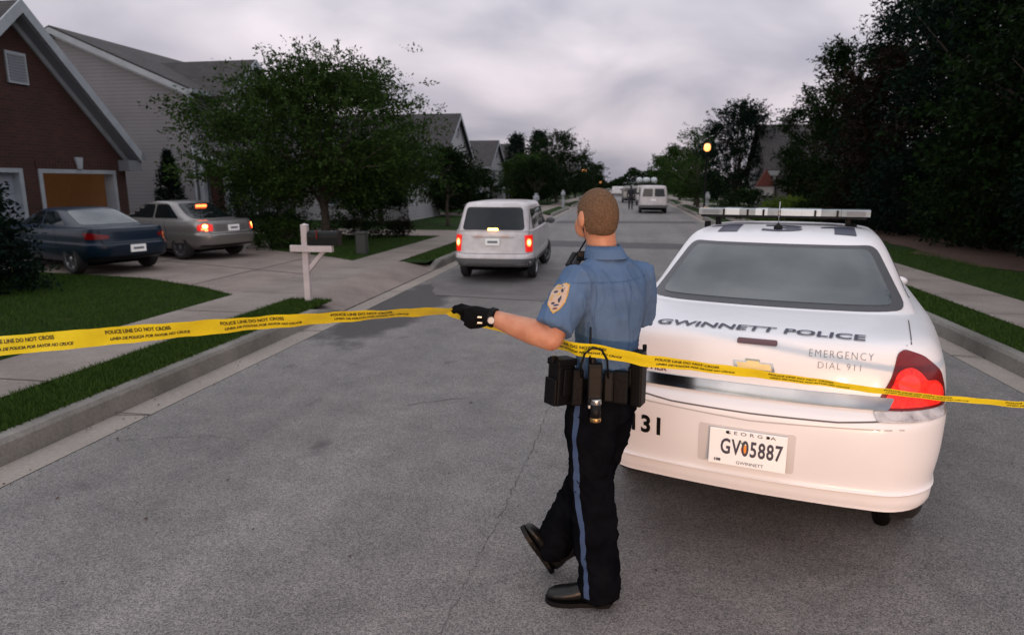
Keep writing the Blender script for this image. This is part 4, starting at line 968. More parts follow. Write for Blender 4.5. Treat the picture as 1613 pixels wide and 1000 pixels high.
def join_meshes(a, b):
    """append mesh b (a plain object) to a, matching materials"""
    ma, mb_ = a.data, b.data; v = [x.co.copy() for x in ma.vertices]+[x.co.copy() for x in mb_.vertices]; k = len(ma.vertices)
    f = [tuple(p.vertices) for p in ma.polygons]+[tuple(i+k for i in p.vertices) for p in mb_.polygons]
    ms = list(ma.materials); mi = [p.material_index for p in ma.polygons]
    for m_ in mb_.materials:
        if m_ not in ms: ms.append(m_)
    mi += [ms.index(mb_.materials[p.material_index]) for p in mb_.polygons]
    o = mk('body', v, f, ms, a.parent, True, mi); bpy.data.objects.remove(a); bpy.data.objects.remove(b); return o
def autosmooth(o, ang=38):
    bm = bmesh.new(); bm.from_mesh(o.data); bmesh.ops.remove_doubles(bm, verts=bm.verts, dist=1e-5)
    for e_ in bm.edges: e_.smooth = not (len(e_.link_faces) != 2 or e_.calc_face_angle(0) > R(ang))
    for f in bm.faces: f.smooth = True
    bm.to_mesh(o.data); bm.free()
def panel(root, name, bvh, poly, O, U, V, D, off, m, thick=.01, cell=.06, parent=None):
    v, f = poly_grid(poly, cell); mb = MB(); decal(mb, bvh, v, f, O, U, V, D, off, m, thick); o = mb.build(name, parent or root, True); autosmooth(o, 30); return o
def strip(bvh, mb, pts2, w, O, U, V, D, off, m):
    """thin seam line following 2D points"""
    for i in range(len(pts2)-1):
        a = Vector(pts2[i]); b = Vector(pts2[i+1]); k = max(1, int((b-a).length/.05)); d = (b-a).normalized(); n = Vector((-d.y, d.x))*w/2
        for q in range(k):
            p0 = a.lerp(b, q/k)-d*w*.2; p1 = a.lerp(b, (q+1)/k)+d*w*.2
            decal(mb, bvh, [tuple(p0-n), tuple(p1-n), tuple(p1+n), tuple(p0+n)], [(0, 1, 2, 3)], O, U, V, D, off, m)
RX_, RZ_, RD_ = (1, 0, 0), (0, 0, 1), (0, 1, 0)      # rear view frame: u=x, v=z, looking +y
def car_base(name, label, cat, loc, rz, lower, green, paint, wheels, r, w, warp=None, group=None, scale=None, spokes=5, rimm='rim', steer=0, zoff=0, wsc=None, ar=None):
    root = thing(name, label, cat, loc, rz, group, scale)
    lo = MB(); Shell(lower, 4, warp).into(lo, M[paint]); lo = lo.build('lower', root, True)
    carve(lo, wheels, r, w, r)
    gr_ = MB(); Shell(green, 4).into(gr_, M[paint]); gr_ = gr_.build('upper', root, True)
    body = join_meshes(lo, gr_); autosmooth(body, 40); bv = bvh_of(body)
    for i, y in enumerate(wheels):
        for s in (-1, 1): wheel(root, s*(w-(.16 if name == 'police_car' else .115)), y, r, s, .20, spokes, rimm, steer if i == 1 else 0)
    mb = MB(); mb.box((-w+.25, wheels[0]-.3, r*.55), (w-.25, wheels[1]+.3, r*.8), M['arch']); mb.build('underbody', root)
    return root, body, bv
def side_panels(root, name, bv, poly, m, off=.004, thick=.01, w=1.2, cell=.08, par=None):
    a = panel(root, name, bv, poly, (-w, 0, 0), (0, 1, 0), (0, 0, 1), (1, 0, 0), off, m, thick, cell, par)
    b = panel(root, name, bv, poly, (w, 0, 0), (0, 1, 0), (0, 0, 1), (-1, 0, 0), off, m, thick, cell, par)
    return a, b
def side_line(bv, mb, pts, w=.008, m=None, off=.002):
    for s in (-1, 1): strip(bv, mb, pts, w, (s*1.3, 0, 0), (0, 1, 0), (0, 0, 1), (-s, 0, 0), off, m or M['rubber'])
def mirrors(root, y, z, w, m, s=1.0):
    for sx in (-1, 1):
        mb = MB(); mb.ell((sx*(w+.10*s), y, z), (.10*s, .055, .065*s), m, 14, 8); mb.tube([(sx*(w-.06), y+.02, z-.05), (sx*(w+.06), y, z-.02)], .025, m, 8); mb.build('wing_mirror', root, True)

# ---- police car
def pwarp(p):
    t = min(1, max(0, (p[1]-3.3)/1.7)); t = t*t*(3-2*t)
    z = p[2] if p[2] < .5 else .5+(p[2]-.5)*(1-.30*t)
    q = max(0, 1-p[1]/1.3)**1.5
    return (p[0]*(1-.115*q), p[1], z)
PL = [(.24, .70, 4.70, .72, .2, .3, .03), (.365, .13, 4.86, .80, .20, .35, .05), (.405, .050, 4.93, .84, .22, .4, .07), (.468, .034, 4.95, .846, .23, .4, .075), (.476, .012, 4.95, .852, .24, .4, .08), (.50, .02, 4.97, .845, .25, .42, .08),
      (.62, 0, 5.0, .862, .26, .44, .09), (.755, -.005, 5.0, .868, .27, .45, .09), (.80, .012, 4.99, .868, .27, .46, .09), (.835, .055, 4.97, .862, .27, .46, .085),
      (.90, .075, 4.95, .858, .28, .5, .08), (.99, .085, 4.9, .842, .29, .5, .08), (1.06, .105, 4.85, .81, .29, .5, .07), (1.095, .135, 4.8, .775, .28, .5, .07), (1.112, .19, 4.7, .735, .27, .5, .06),
      (1.122, .32, 4.5, .68, .26, .45, .05), (1.130, .60, 4.2, .57, .25, .4, .04), (1.134, 1.2, 3.6, .33, .2, .3, .03)]
PG = [(1.04, 0.5499999999999999, 4.05, 0.758, 0.28, 0.4, 0.1), (1.125, 0.71, 3.92, 0.722, 0.26, 0.4, 0.1), (1.2, 0.91, 3.7, 0.684, 0.25, 0.38, 0.09), (1.3, 1.11, 3.42, 0.643, 0.24, 0.35, 0.08), (1.4, 1.31, 3.1, 0.596, 0.24, 0.33, 0.07), (1.445, 1.42, 2.92, 0.564, 0.24, 0.32, 0.06), (1.468, 1.53, 2.8, 0.526, 0.24, 0.3, 0.05), (1.485, 1.72, 2.65, 0.447, 0.24, 0.3, 0.04), (1.497, 2.0, 2.45, 0.298, 0.14, 0.2, 0.02)]
CAR_RZ = YAW-R(24.5); cl_ = W(1.05, 2.80)
pc, body, bv = car_base('police_car', 'white police sedan with light bar and lettered boot lid, parked behind the officer', 'police car', (cl_.x, cl_.y, 0), CAR_RZ, PL, PG, 'pwhite', (1.00, 3.98), .335, .868, pwarp, spokes=9, rimm='steel')
# rear screen: black border band, then the glass
scr = rpoly([(-.66, 1.138), (.66, 1.138), (.52, 1.418), (-.52, 1.418)], .05)
ro, rd = (0, -1.0, 0), (0, 1, 0)
panel(pc, 'screen_seal', bv, scr, ro, RX_, RZ_, rd, .004, M['wborder'], .01, .04)
panel(pc, 'rear_window', bv, rpoly([(-.60, 1.158), (.60, 1.158), (.485, 1.398), (-.485, 1.398)], .04), ro, RX_, RZ_, rd, .0065, M['rglass'], .003, .03)
# windscreen and side glass
panel(pc, 'windscreen', bv, rpoly([(-.72, 1.15), (.72, 1.15), (.55, 1.42), (-.55, 1.42)], .05), (0, 6, 0), (-1, 0, 0), RZ_, (0, -1, 0), .004, M['glass'], .004, .05)
for pl in ([(1.62, 1.15), (2.42, 1.15), (2.42, 1.40), (1.72, 1.39)], [(2.50, 1.15), (3.45, 1.15), (3.12, 1.33), (2.98, 1.40), (2.50, 1.40)], [(1.24, 1.15), (1.55, 1.15), (1.63, 1.37), (1.52, 1.37)]):
    side_panels(pc, 'side_window', bv, rpoly(pl, .03), M['glass'])
mb = MB(); side_line(bv, mb, [(1.40, .40), (1.38, .70), (1.58, 1.12)]); side_line(bv, mb, [(2.46, .30), (2.46, 1.14)]); side_line(bv, mb, [(3.52, .35), (3.58, .9), (3.52, 1.13)]); side_line(bv, mb, [(1.40, .34), (3.55, .34)])
mb.build('door_seam', pc)
for y in (1.75, 2.70):
    for s in (-1, 1):
        mb = MB(); mb.box((s*.855-.02, y, .93), (s*.855+.02, y+.2, .965), M['pwhite'], .012); mb.build('door_handle', pc)
mirrors(pc, 3.35, .98, .80, M['pwhite'], .6)
# tail lamps: body, lit lobes, clear strip
def lampside(s):
    U = Vector((s*.80, .60, 0)); D = Vector((-s*.60, .80, 0)); O = Vector((s*.715, .10, 0))-D*1.0
    P = [(-.19, .840), (-.13, .960), (-.085, 1.070), (-.04, 1.085), (.05, 1.055), (.150, .985), (.185, .90), (.19, .840)]
    if s < 0: pass
    base = panel(pc, 'tail_lamp', bv, rpoly(P, .02), O, U, RZ_, D, .006, M['red'], .02, .03)
    base['label'] = 'red tail lamp with clear lower strip'
    lobe = rpoly([(-.165, .852), (-.125, .93), (-.095, 1.005), (-.03, 1.02), (.02, .985), (.045, .955), (.10, .955), (.150, .92), (.155, .875), (.12, .852)], .05, 6)
    panel(pc, 'lamp_lobe', bv, lobe, O, U, RZ_, D, .009, M['redlit'], .008, .02, base)
    for (cx, cz, r1, r2) in ((-.05, .945, .050, .042), (.085, .905, .045, .036)):
        v = [(cx+r1*math.cos(2*PI*k/20), cz+r2*math.sin(2*PI*k/20)) for k in range(20)]
        panel(pc, 'lamp_reflector', bv, v, O, U, RZ_, D, .0115, mat('red_lamp_bright', (.7, .02, .02), .12, coat=1, emit=(1, .03, .02), es=.75), .006, .02, base)
    panel(pc, 'clear_strip', bv, rpoly([(-.205, .800), (-.19, .838), (.19, .838), (.187, .800)], .01), O, U, RZ_, D, .007, M['clear'], .02, .03, base)
    for cx in (-.12, -.02, .10):
        panel(pc, 'clear_facet', bv, rpoly([(cx-.04, .807), (cx+.035, .807), (cx+.035, .832), (cx-.04, .832)], .01), O, U, RZ_, D, .0095, M['clear'], .004, .03, base)
lampside(1); lampside(-1)
# trunk lid seams, chrome band, lower lid edge
mb = MB()
strip(bv, mb, [(-.595, 1.095), (-.60, 1.00), (-.59, .84), (-.54, .805), (-.35, .787), (0, .783), (.35, .787), (.54, .805), (.59, .84), (.60, 1.00), (.595, 1.095)], .006, (0, -1, 0), RX_, RZ_, RD_, .0015, mat('shut_line', (.10, .092, .09), .7))
strip(bv, mb, [(-.60, .775), (0, .752), (.60, .775)], .006, (0, -1, 0), RX_, RZ_, RD_, .0012, mat('soft_seam', (.45, .43, .43), .6))
for s in (-1, 1): strip(bv, mb, [(s*.61, .22), (s*.625, .45), (s*.645, .72)], .005, (0, 0, 2.4), RX_, RD_, (0, 0, -1), .0015, MATS['shut_line'])
mb.build('boot_seam', pc)
ch = panel(pc, 'chrome_band', bv, rpoly([(-.535, .838), (.535, .838), (.555, .893), (-.555, .893)], .012), (0, -1, 0), RX_, RZ_, RD_, .012, M['chrome'], .02, .03)
# bumper number plate recess and plate
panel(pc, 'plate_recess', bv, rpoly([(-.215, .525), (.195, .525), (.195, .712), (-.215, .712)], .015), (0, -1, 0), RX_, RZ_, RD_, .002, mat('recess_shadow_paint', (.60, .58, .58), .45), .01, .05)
pl_ = MB(); pl_.box((-.163, -.020, .535), (.163, -.012, .703), M['plate'], .003); plo = pl_.build('number_plate', pc)
mb = MB()
def flat(mb, txt, size, cx, cz, y, m, **k):
    v, f = text2d(txt, size, **k); mb.add([(cx+a, y, cz+b) for a, b in v], f, m)
y_ = -.0215
# peach emblem behind the digits
v = [(.0+.016*math.cos(2*PI*k/14), .618+.022*math.sin(2*PI*k/14)) for k in range(14)]; mb.add([(a-.010, -.0206, b) for a, b in v], [tuple(range(14))], M['peach'])
mb.add([(-.022, -.0208, .640), (-.030, -.0208, .652), (-.012, -.0208, .650), (-.008, -.0208, .641)], [(0, 3, 2, 1)], M['pgreen'])
mb.build('plate_emblem', plo)
mb = MB(); flat(mb, 'GV05887', .100, .016, .620, y_, M['ink'], bold=.0022, xs=.62, space=1.12); flat(mb, 'GEORGIA', .022, .01, .689, y_, M['ink'], xs=1.5, space=1.7)
flat(mb, 'GWINNETT', .020, .015, .553, y_, M['ink'], xs=1.1); flat(mb, '108', .017, -.125, .556, y_, M['ink'], xs=1.2, bold=.001)
mb.build('plate_lettering', plo)
mb = MB()
for (a, b) in ((-.085, .690), (.085, .690)): mb.lathe([(.006, -.024), (.006, -.0205), (.001, -.0245)], M['black'], 10, 'y', (a, 0, b))
for (a, b) in ((-.15, .545), (.15, .545)): pass
mb.build('plate_bolt', plo)
# lettering on the boot lid and bumper
def letters(txt, size, cx, cz, m, O=(0, -1, 0), U=RX_, V=RZ_, D=RD_, off=.003, name='lettering', **k):
    v, f = text2d(txt, size, **k); mb = MB(); decal(mb, bv, [(a+cx, b+cz) for a, b in v], f, O, U, V, D, off, m); return mb.build(name, pc)
tr_ = R(50); TD = Vector((0, math.cos(tr_), -math.sin(tr_))); TV = Vector((0, math.sin(tr_), math.cos(tr_))); TO = Vector((0, .225, 1.115))-TD*1.0
letters('GWINNETT', .085, -.205, .0, M['navy'], TO, RX_, TV, TD, .0055, bold=.0018, xs=1.20, italic=.1)
letters('POLICE', .085, .265, .0, M['navy'], TO, RX_, TV, TD, .0055, bold=.0018, xs=1.20, italic=.1)
letters('EMERGENCY', .042, .340, 1.055, M['thinl'], xs=.90, space=1.25, bold=-.0008)
letters('DIAL 911', .040, .340, 1.008, M['thinl'], xs=.92, space=1.25, bold=-.0008)
letters('131', .118, -.465, .648, M['black'], bold=.004, xs=.92, space=1.15)
letters('THER', .036, -.445, .916, mat('maroon_print', (.12, .02, .02), .5), xs=1.2, bold=.001)
# high brake lamp on the lid, bow-tie badge
panel(pc, 'high_brake_lamp', bv, rpoly([(-.085, 1.070), (.085, 1.070), (.085, 1.090), (-.085, 1.090)], .008), (0, -1, 0), RX_, RZ_, RD_, .006, M['dred'], .01, .02)
b1 = [(-.085, .940), (-.03, .940), (-.026, .928), (.034, .928), (.030, .940), (.085, .940), (.075, .975), (.022, .975), (.018, .988), (-.042, .988), (-.038, .975), (-.093, .975)]
panel(pc, 'badge', bv, [(a, b+.02) for a, b in b1], (0, -1, 0), RX_, RZ_, RD_, .006, M['chrome'], .008, .02)
bo = panel(pc, 'badge_inlay', bv, [(a*.84, (b-.958)*.74+.978) for a, b in b1], (0, -1, 0), RX_, RZ_, RD_, .0075, M['gold'], .003, .02)
# roof number read from behind
one = [(-.055, -.20), (.060, -.20), (.060, .20), (-.02, .20), (-.13, .11), (-.13, .06), (-.055, .08)]
for cx in (-.33, .36):
    v, f = poly_grid([(cx+a_*1.05, b_) for a_, b_ in one], .05); mb = MB(); decal(mb, bv, v, f, (0, 1.76, 3), RX_, RD_, (0, 0, -1), .003, M['navy']); mb.build('lettering', pc)
letters('3', .46, .0, 1.76, M['navy'], (0, 0, 3), RX_, RD_, (0, 0, -1), .003, bold=.014, xs=1.25)
# exhaust
mb = MB(); mb.lathe([(.036, .0), (.036, .22), (.031, .22), (.031, .0)], M['arch'], 16, 'y', (.56, .11, .352)); mb.build('exhaust', pc, True)
mb = MB(); mb.box((-.35, .45, .26), (.4, .9, .36), M['arch'], .03); mb.build('silencer', pc)
# bumper reflectors and front lamps
for s in (-1, 1):
    panel(pc, 'headlamp', bv, rpoly([(s*.55, .62), (s*.84, .64), (s*.86, .76), (s*.60, .74)], .02), (0, 6, 0), RX_, RZ_, (0, -1, 0), .005, M['clear'], .01, .05)
panel(pc, 'grille', bv, rpoly([(-.5, .60), (.5, .60), (.52, .72), (-.52, .72)], .02), (0, 6, 0), RX_, RZ_, (0, -1, 0), .004, M['black'], .01, .05)
# light bar
lb_ = bpy.data.objects.new('light_bar', None); col.objects.link(lb_); lb_.parent = pc; lb_.location = (-.035, 2.12, 1.568); lb_.scale = (.80, .9, .80)
mb = MB(); mb.box((-.665, -.14, -.035), (.665, .14, -.012), M['black'], .01); mb.build('base', lb_)
mb = MB(); pr = [(-.14, -.0118), (-.135, .035), (-.11, .045), (.11, .045), (.135, .035), (.14, -.0118)]
mb.prism(pr, 'x', -.685, -.47, M['lens']); mb.build('end_lens', lb_); mb = MB(); mb.prism(pr, 'x', .47, .685, M['lens']); mb.build('end_lens', lb_)
mb = MB(); x = -.468
for i, (w_, mm) in enumerate([(.13, 'led'), (.13, 'lens'), (.10, 'led'), (.10, 'lens'), (.17, 'led'), (.15, 'led'), (.15, 'lens')]):
    mb.prism([(a*.97, b) for a, b in pr], 'x', x, x+w_, M[mm]); x += w_+.001
mb.build('centre_lens', lb_)
mb = MB()
for x in (-.47, -.27, -.14, -.01, .27, .44): mb.box((x-.007, -.142, -.013), (x+.009, -.05, .038), M['black'])
for x in (-.58, .58): mb.box((x-.07, -.141, -.005), (x+.07, -.13, .030), M['thinl'])
mb.build('divider', lb_)
for s in (-1, 1):
    mb = MB(); mb.box((s*.53-.02, -.05, -.115), (s*.53+.02, .05, -.036), M['black'], .006); mb.box((s*.60-.05, -.02, -.14), (s*.60-.0, .03, -.08), M['black'], .006); mb.build('mount', lb_)
mb = MB(); mb.lathe([(.028, 0), (.026, .018), (.010, .032), (.004, .04)], M['black'], 14, 'z', (-.03, 1.72, 1.484)); mb.tube([(-.03, 1.72, 1.515), (-.03, 1.725, 1.66)], .003, M['metal'], 6); mb.build('antenna', pc, True)

# ---- generic sedans in the drive
def sedan(name, label, loc, rz, paint, prm, scale=.9):
    PLs = [(.24, .5, 4.45, .74, .2, .3, .03), (.34, .10, 4.55, .82, .3, .4, .08), (.46, .02, 4.62, .865, .34, .45, .10), (.60, .0, 4.63, .875, .36, .45, .11), (.66, .05, 4.60, .87, .36, .46, .11),
           (.80, .08, 4.5, .865, .36, .5, .10), (.90, .11, 4.4, .84, .34, .5, .09), (.945, .17, 4.3, .79, .3, .5, .07), (.955, .5, 3.9, .6, .3, .4, .05), (.957, 1.2, 3.3, .3, .2, .25, .03)]
    def wp(p):
        t = min(1, max(0, (p[1]-2.9)/1.7)); t = t*t*(3-2*t); z = p[2] if p[2] < .45 else .45+(p[2]-.45)*(1-.30*t)
        return (p[0], p[1], z)
    yr0, yr1, yf0, yf1, zr = prm
    PGs = [(.88, yr0-.12, yf0+.1, .80, .28, .4, .10), (.95, yr0, yf0, .765, .26, .38, .09), (1.10, yr0+(yr1-yr0)*.42, yf0-(yf0-yf1)*.42, .70, .25, .35, .08), (zr-.09, yr0+(yr1-yr0)*.82, yf0-(yf0-yf1)*.82, .625, .24, .33, .07),
           (zr-.04, yr1, yf1, .575, .24, .3, .06), (zr-.015, yr1+.15, yf1-.14, .50, .24, .3, .05), (zr, yr1+.45, yf1-.35, .30, .14, .2, .02)]
    root, body, bv = car_base(name, label, 'car', loc, rz, PLs, PGs, paint, (.98, 3.62), .315, .872, wp, scale=scale, spokes=5 if paint == 'blue' else 8)
    panel(root, 'rear_window', bv, rpoly([(-.62, .985), (.62, .985), (.50, zr-.07), (-.50, zr-.07)], .06), (0, -1, 0), RX_, RZ_, RD_, .005, M['rglass'] if paint == 'blue' else M['glass'], .008, .04)
    panel(root, 'windscreen', bv, rpoly([(-.66, .985), (.66, .985), (.52, zr-.07), (-.52, zr-.07)], .06), (0, 6, 0), (-1, 0, 0), RZ_, (0, -1, 0), .005, M['glass'], .008, .06)
    ym = (yr1+yf1)/2+.02; k0 = .52*(yr1-yr0)
    if paint == 'blue': pls = [[(yr0+k0+.05, .985), (ym-.03, .985), (ym-.03, zr-.085), (yr1+.08, zr-.085)], [(ym+.03, .985), (yf0-.30, .985), (yf1-.05, zr-.085), (ym+.03, zr-.085)]]
    else: pls = [[(yr0+k0+.08, .985), (ym-.03, .985), (ym-.03, zr-.085), (yr1+.10, zr-.085)], [(ym+.03, .985), (yf0-.30, .985), (yf1-.05, zr-.085), (ym+.03, zr-.085)]]
    for q in pls: side_panels(root, 'side_window', bv, rpoly(q, .05), M['glass'])
    mb = MB(); side_line(bv, mb, [(ym, .28), (ym, .97)], .01, M['arch']); side_line(bv, mb, [(1.40, .45), (1.42, .7), (1.5, .96)], .01, M['arch']); side_line(bv, mb, [(3.1, .32), (3.15, .96)], .01, M['arch'])
    strip(bv, mb, [(-.66, .90), (-.64, .64), (.64, .64), (.66, .90)], .010, (0, -1, 0), RX_, RZ_, RD_, .002, M['arch']); mb.build('door_seam', root)
    side_panels(root, 'rub_strip', bv, [(1.35, .50), (3.2, .50), (3.2, .54), (1.35, .54)], M[paint], .012, .015, cell=.2)
    for y in (ym-.35, ym+.55):
        for s in (-1, 1): mb = MB(); mb.box((s*.868-.015, y, .80), (s*.868+.02, y+.15, .825), M[paint], .006); mb.build('door_handle', root)
    mirrors(root, yf0-.45, 1.0, .80, M[paint])
    lit = paint != 'blue'
    for s in (-1, 1):
        U = Vector((s*.80, .60, 0)); D = Vector((-s*.60, .80, 0)); O = Vector((s*.80, .10, 0))-D
        if lit: P = [(-.17, .70), (-.17, .86), (.03, .885), (.17, .84), (.17, .71)]
        else: P = [(-.22, .735), (-.22, .80), (.02, .845), (.24, .86), (.20, .72)]
        tl = panel(root, 'tail_lamp', bv, rpoly(P, .02), O, U, RZ_, D, .006, M['redlit'] if lit else M['red'], .02, .03)
        if lit:
            tl['label'] = 'lit tail lamp'
            for (cx, cz, r1, mm) in ((.0, .815, .062, 'orangehot'), (-.02, .735, .045, 'redhot'), (.06, .75, .03, 'redhot')):
                v = [(cx+r1*math.cos(2*PI*k/14), cz+r1*.75*math.sin(2*PI*k/14)) for k in range(14)]
                panel(root, 'bulb', bv, v, O, U, RZ_, D, .010, M[mm], .004, .03, tl)
    if lit:
        mb = MB(); mb.box((-.15, yr0+(yr1-yr0)*.72, zr-.16), (.15, yr0+(yr1-yr0)*.72+.05, zr-.10), M['redhot'], .01); mb.v = [v+Vector((0, -.06, 0)) for v in mb.v]; mb.build('high_brake_lamp', root)
    mb = MB(); zp = .76 if lit else .52; yb = -.012 if not lit else .045
    mb.box((-.16, yb, zp-.075), (.16, yb+.03, zp+.075), M['plate'], .004); pt = mb.build('number_plate', root)
    mb = MB(); flat(mb, '118 TKE' if 0 else '', .08, 0, zp, yb-.001, M['ink']) if 0 else mb.box((-.11, yb-.003, zp-.02), (.11, yb-.0015, zp+.025), M['thinl']); mb.build('plate_print', pt)
    panel(root, 'bumper_trim', bv, rpoly([(-.78, .33), (.78, .33), (.78, .37), (-.78, .37)], .01), (0, -1, 0), RX_, RZ_, RD_, .006, M['black'], .01, .08)
    for s in (-1, 1): panel(root, 'headlamp', bv, rpoly([(s*.48, .56), (s*.78, .58), (s*.80, .68), (s*.52, .66)], .02), (0, 6, 0), RX_, RZ_, (0, -1, 0), .005, M['clear'], .01, .06)
    return root
bc = sedan('parked_car', 'dark blue coupe with unlit lamps, parked nearest in front of the garage', (-8.75, 10.85, KZ+.012), R(70), 'blue', (.72, 1.62, 3.45, 2.55, 1.33), .88)
sc_ = sedan('parked_car', 'silver beige sedan with glowing brake lamps behind the blue coupe', (-8.35, 13.35, KZ+.012), R(74), 'silver', (.56, 1.42, 3.55, 2.45, 1.40), .88)

# ---- minivan on the road
MVL = [(.28, .5, 4.6, .80, .2, .3, .03), (.36, .03, 4.8, .90, .26, .4, .05), (.52, -.03, 4.9, .955, .28, .45, .06), (.60, .0, 4.9, .955, .28, .45, .06), (.64, .05, 4.88, .95, .28, .45, .06), (.90, .08, 4.8, .955, .28, .5, .06),
       (1.08, .12, 4.7, .945, .26, .5, .05), (1.12, .16, 4.5, .92, .26, .5, .05), (1.13, .6, 4.0, .7, .2, .4, .04)]
MVG = [(1.02, .10, 4.1, .935, .26, .4, .05), (1.12, .14, 4.05, .915, .25, .4, .05), (1.40, .27, 3.65, .845, .23, .35, .05), (1.60, .36, 3.30, .785, .22, .32, .04), (1.67, .42, 3.15, .745, .22, .3, .04), (1.70, .52, 3.0, .68, .2, .3, .03), (1.72, .9, 2.7, .45, .15, .2, .02)]
def mwarp(p):
    t = min(1, max(0, (p[1]-3.6)/1.3)); z = p[2] if p[2] < .5 else .5+(p[2]-.5)*(1-.28*t); return (p[0], p[1], z)
mv, body, bv = car_base('minivan', 'white minivan with lit brake lamps driving away on the left side of the road', 'minivan', (-2.36, 11.75, .006), R(1.5), MVL, MVG, 'vwhite', (1.0, 3.95), .335, .95, mwarp, scale=(.77, .80, .835), steer=R(-14))
rw = panel(mv, 'rear_window', bv, rpoly([(-.74, 1.12), (.74, 1.12), (.66, 1.60), (-.66, 1.60)], .08), (0, -1, 0), RX_, RZ_, RD_, .006, M['glass'], .01, .06)
mb = MB(); mb.box((-.12, .10, 1.115), (.12, .13, 1.165), M['orangehot'], .01); o = mb.build('high_brake_lamp', mv)
for q in ([(.55, 1.14), (1.55, 1.14), (1.55, 1.55), (.72, 1.55)], [(1.65, 1.14), (2.55, 1.14), (2.55, 1.56), (1.65, 1.56)], [(2.65, 1.14), (3.80, 1.14), (3.25, 1.56), (2.65, 1.56)]): side_panels(mv, 'side_window', bv, rpoly(q, .05), M['glass'])
panel(mv, 'windscreen', bv, rpoly([(-.8, 1.15), (.8, 1.15), (.68, 1.62), (-.68, 1.62)], .06), (0, 6, 0), (-1, 0, 0), RZ_, (0, -1, 0), .005, M['glass'], .008, .08)
panel(mv, 'bumper_cover', bv, rpoly([(-.93, .34), (.93, .34), (.93, .52), (-.93, .52)], .02), (0, -1, 0), RX_, RZ_, RD_, .010, M['dgrey'], .02, .06)
side_panels(mv, 'lower_cladding', bv, [(1.45, .30), (3.5, .30), (3.5, .48), (1.45, .48)], M['dgrey'], .008, .015, cell=.12)
side_panels(mv, 'lower_cladding', bv, [(.12, .36), (.58, .36), (.60, .50), (.12, .50)], M['dgrey'], .008, .015, cell=.12)
for s in (-1, 1):
    U = Vector((s*.85, .53, 0)); D = Vector((-s*.53, .85, 0)); O = Vector((s*.90, .10, 0))-D
    tl = panel(mv, 'tail_lamp', bv, rpoly([(-.10, .66), (-.11, 1.02), (.12, 1.02), (.12, .66)], .02), O, U, RZ_, D, .008, M['redlit'], .02, .04)
    v = [(.0+.065*math.cos(2*PI*k/14), .86+.085*math.sin(2*PI*k/14)) for k in range(14)]; panel(mv, 'bulb', bv, v, O, U, RZ_, D, .012, M['redhot'], .004, .04, tl)
    v = [(.0+.035*math.cos(2*PI*k/14), .86+.045*math.sin(2*PI*k/14)) for k in range(14)]; panel(mv, 'bulb', bv, v, O, U, RZ_, D, .015, M['orangehot'], .004, .04, tl)
mb = MB(); mb.box((-.17, .035, .80), (.17, .06, .95), M['plate'], .005); pt = mb.build('number_plate', mv)
mb = MB(); mb.box((-.12, .031, .85), (.12, .0335, .90), M['thinl']); mb.build('plate_print', pt)
mb = MB(); mb.box((-.50, .045, .975), (.50, .075, 1.005), M['vwhite'], .006); mb.box((-.42, .04, .99), (-.22, .044, 1.002), M['peach']); mb.box((.2, .04, .99), (.40, .044, 1.002), M['peach']); mb.build('liftgate_trim', mv)
mb = MB(); strip(bv, mb, [(-.80, 1.6), (-.84, 1.1), (-.82, .62), (.82, .62), (.84, 1.1), (.80, 1.6)], .010, (0, -1, 0), RX_, RZ_, RD_, .002, M['rubber'])
side_line(bv, mb, [(1.6, .4), (1.6, 1.12)], .012); side_line(bv, mb, [(2.6, .4), (2.6, 1.12)], .012); mb.build('door_seam', mv)
mirrors(mv, 3.55, 1.17, .92, M['dgrey'], 1.25)

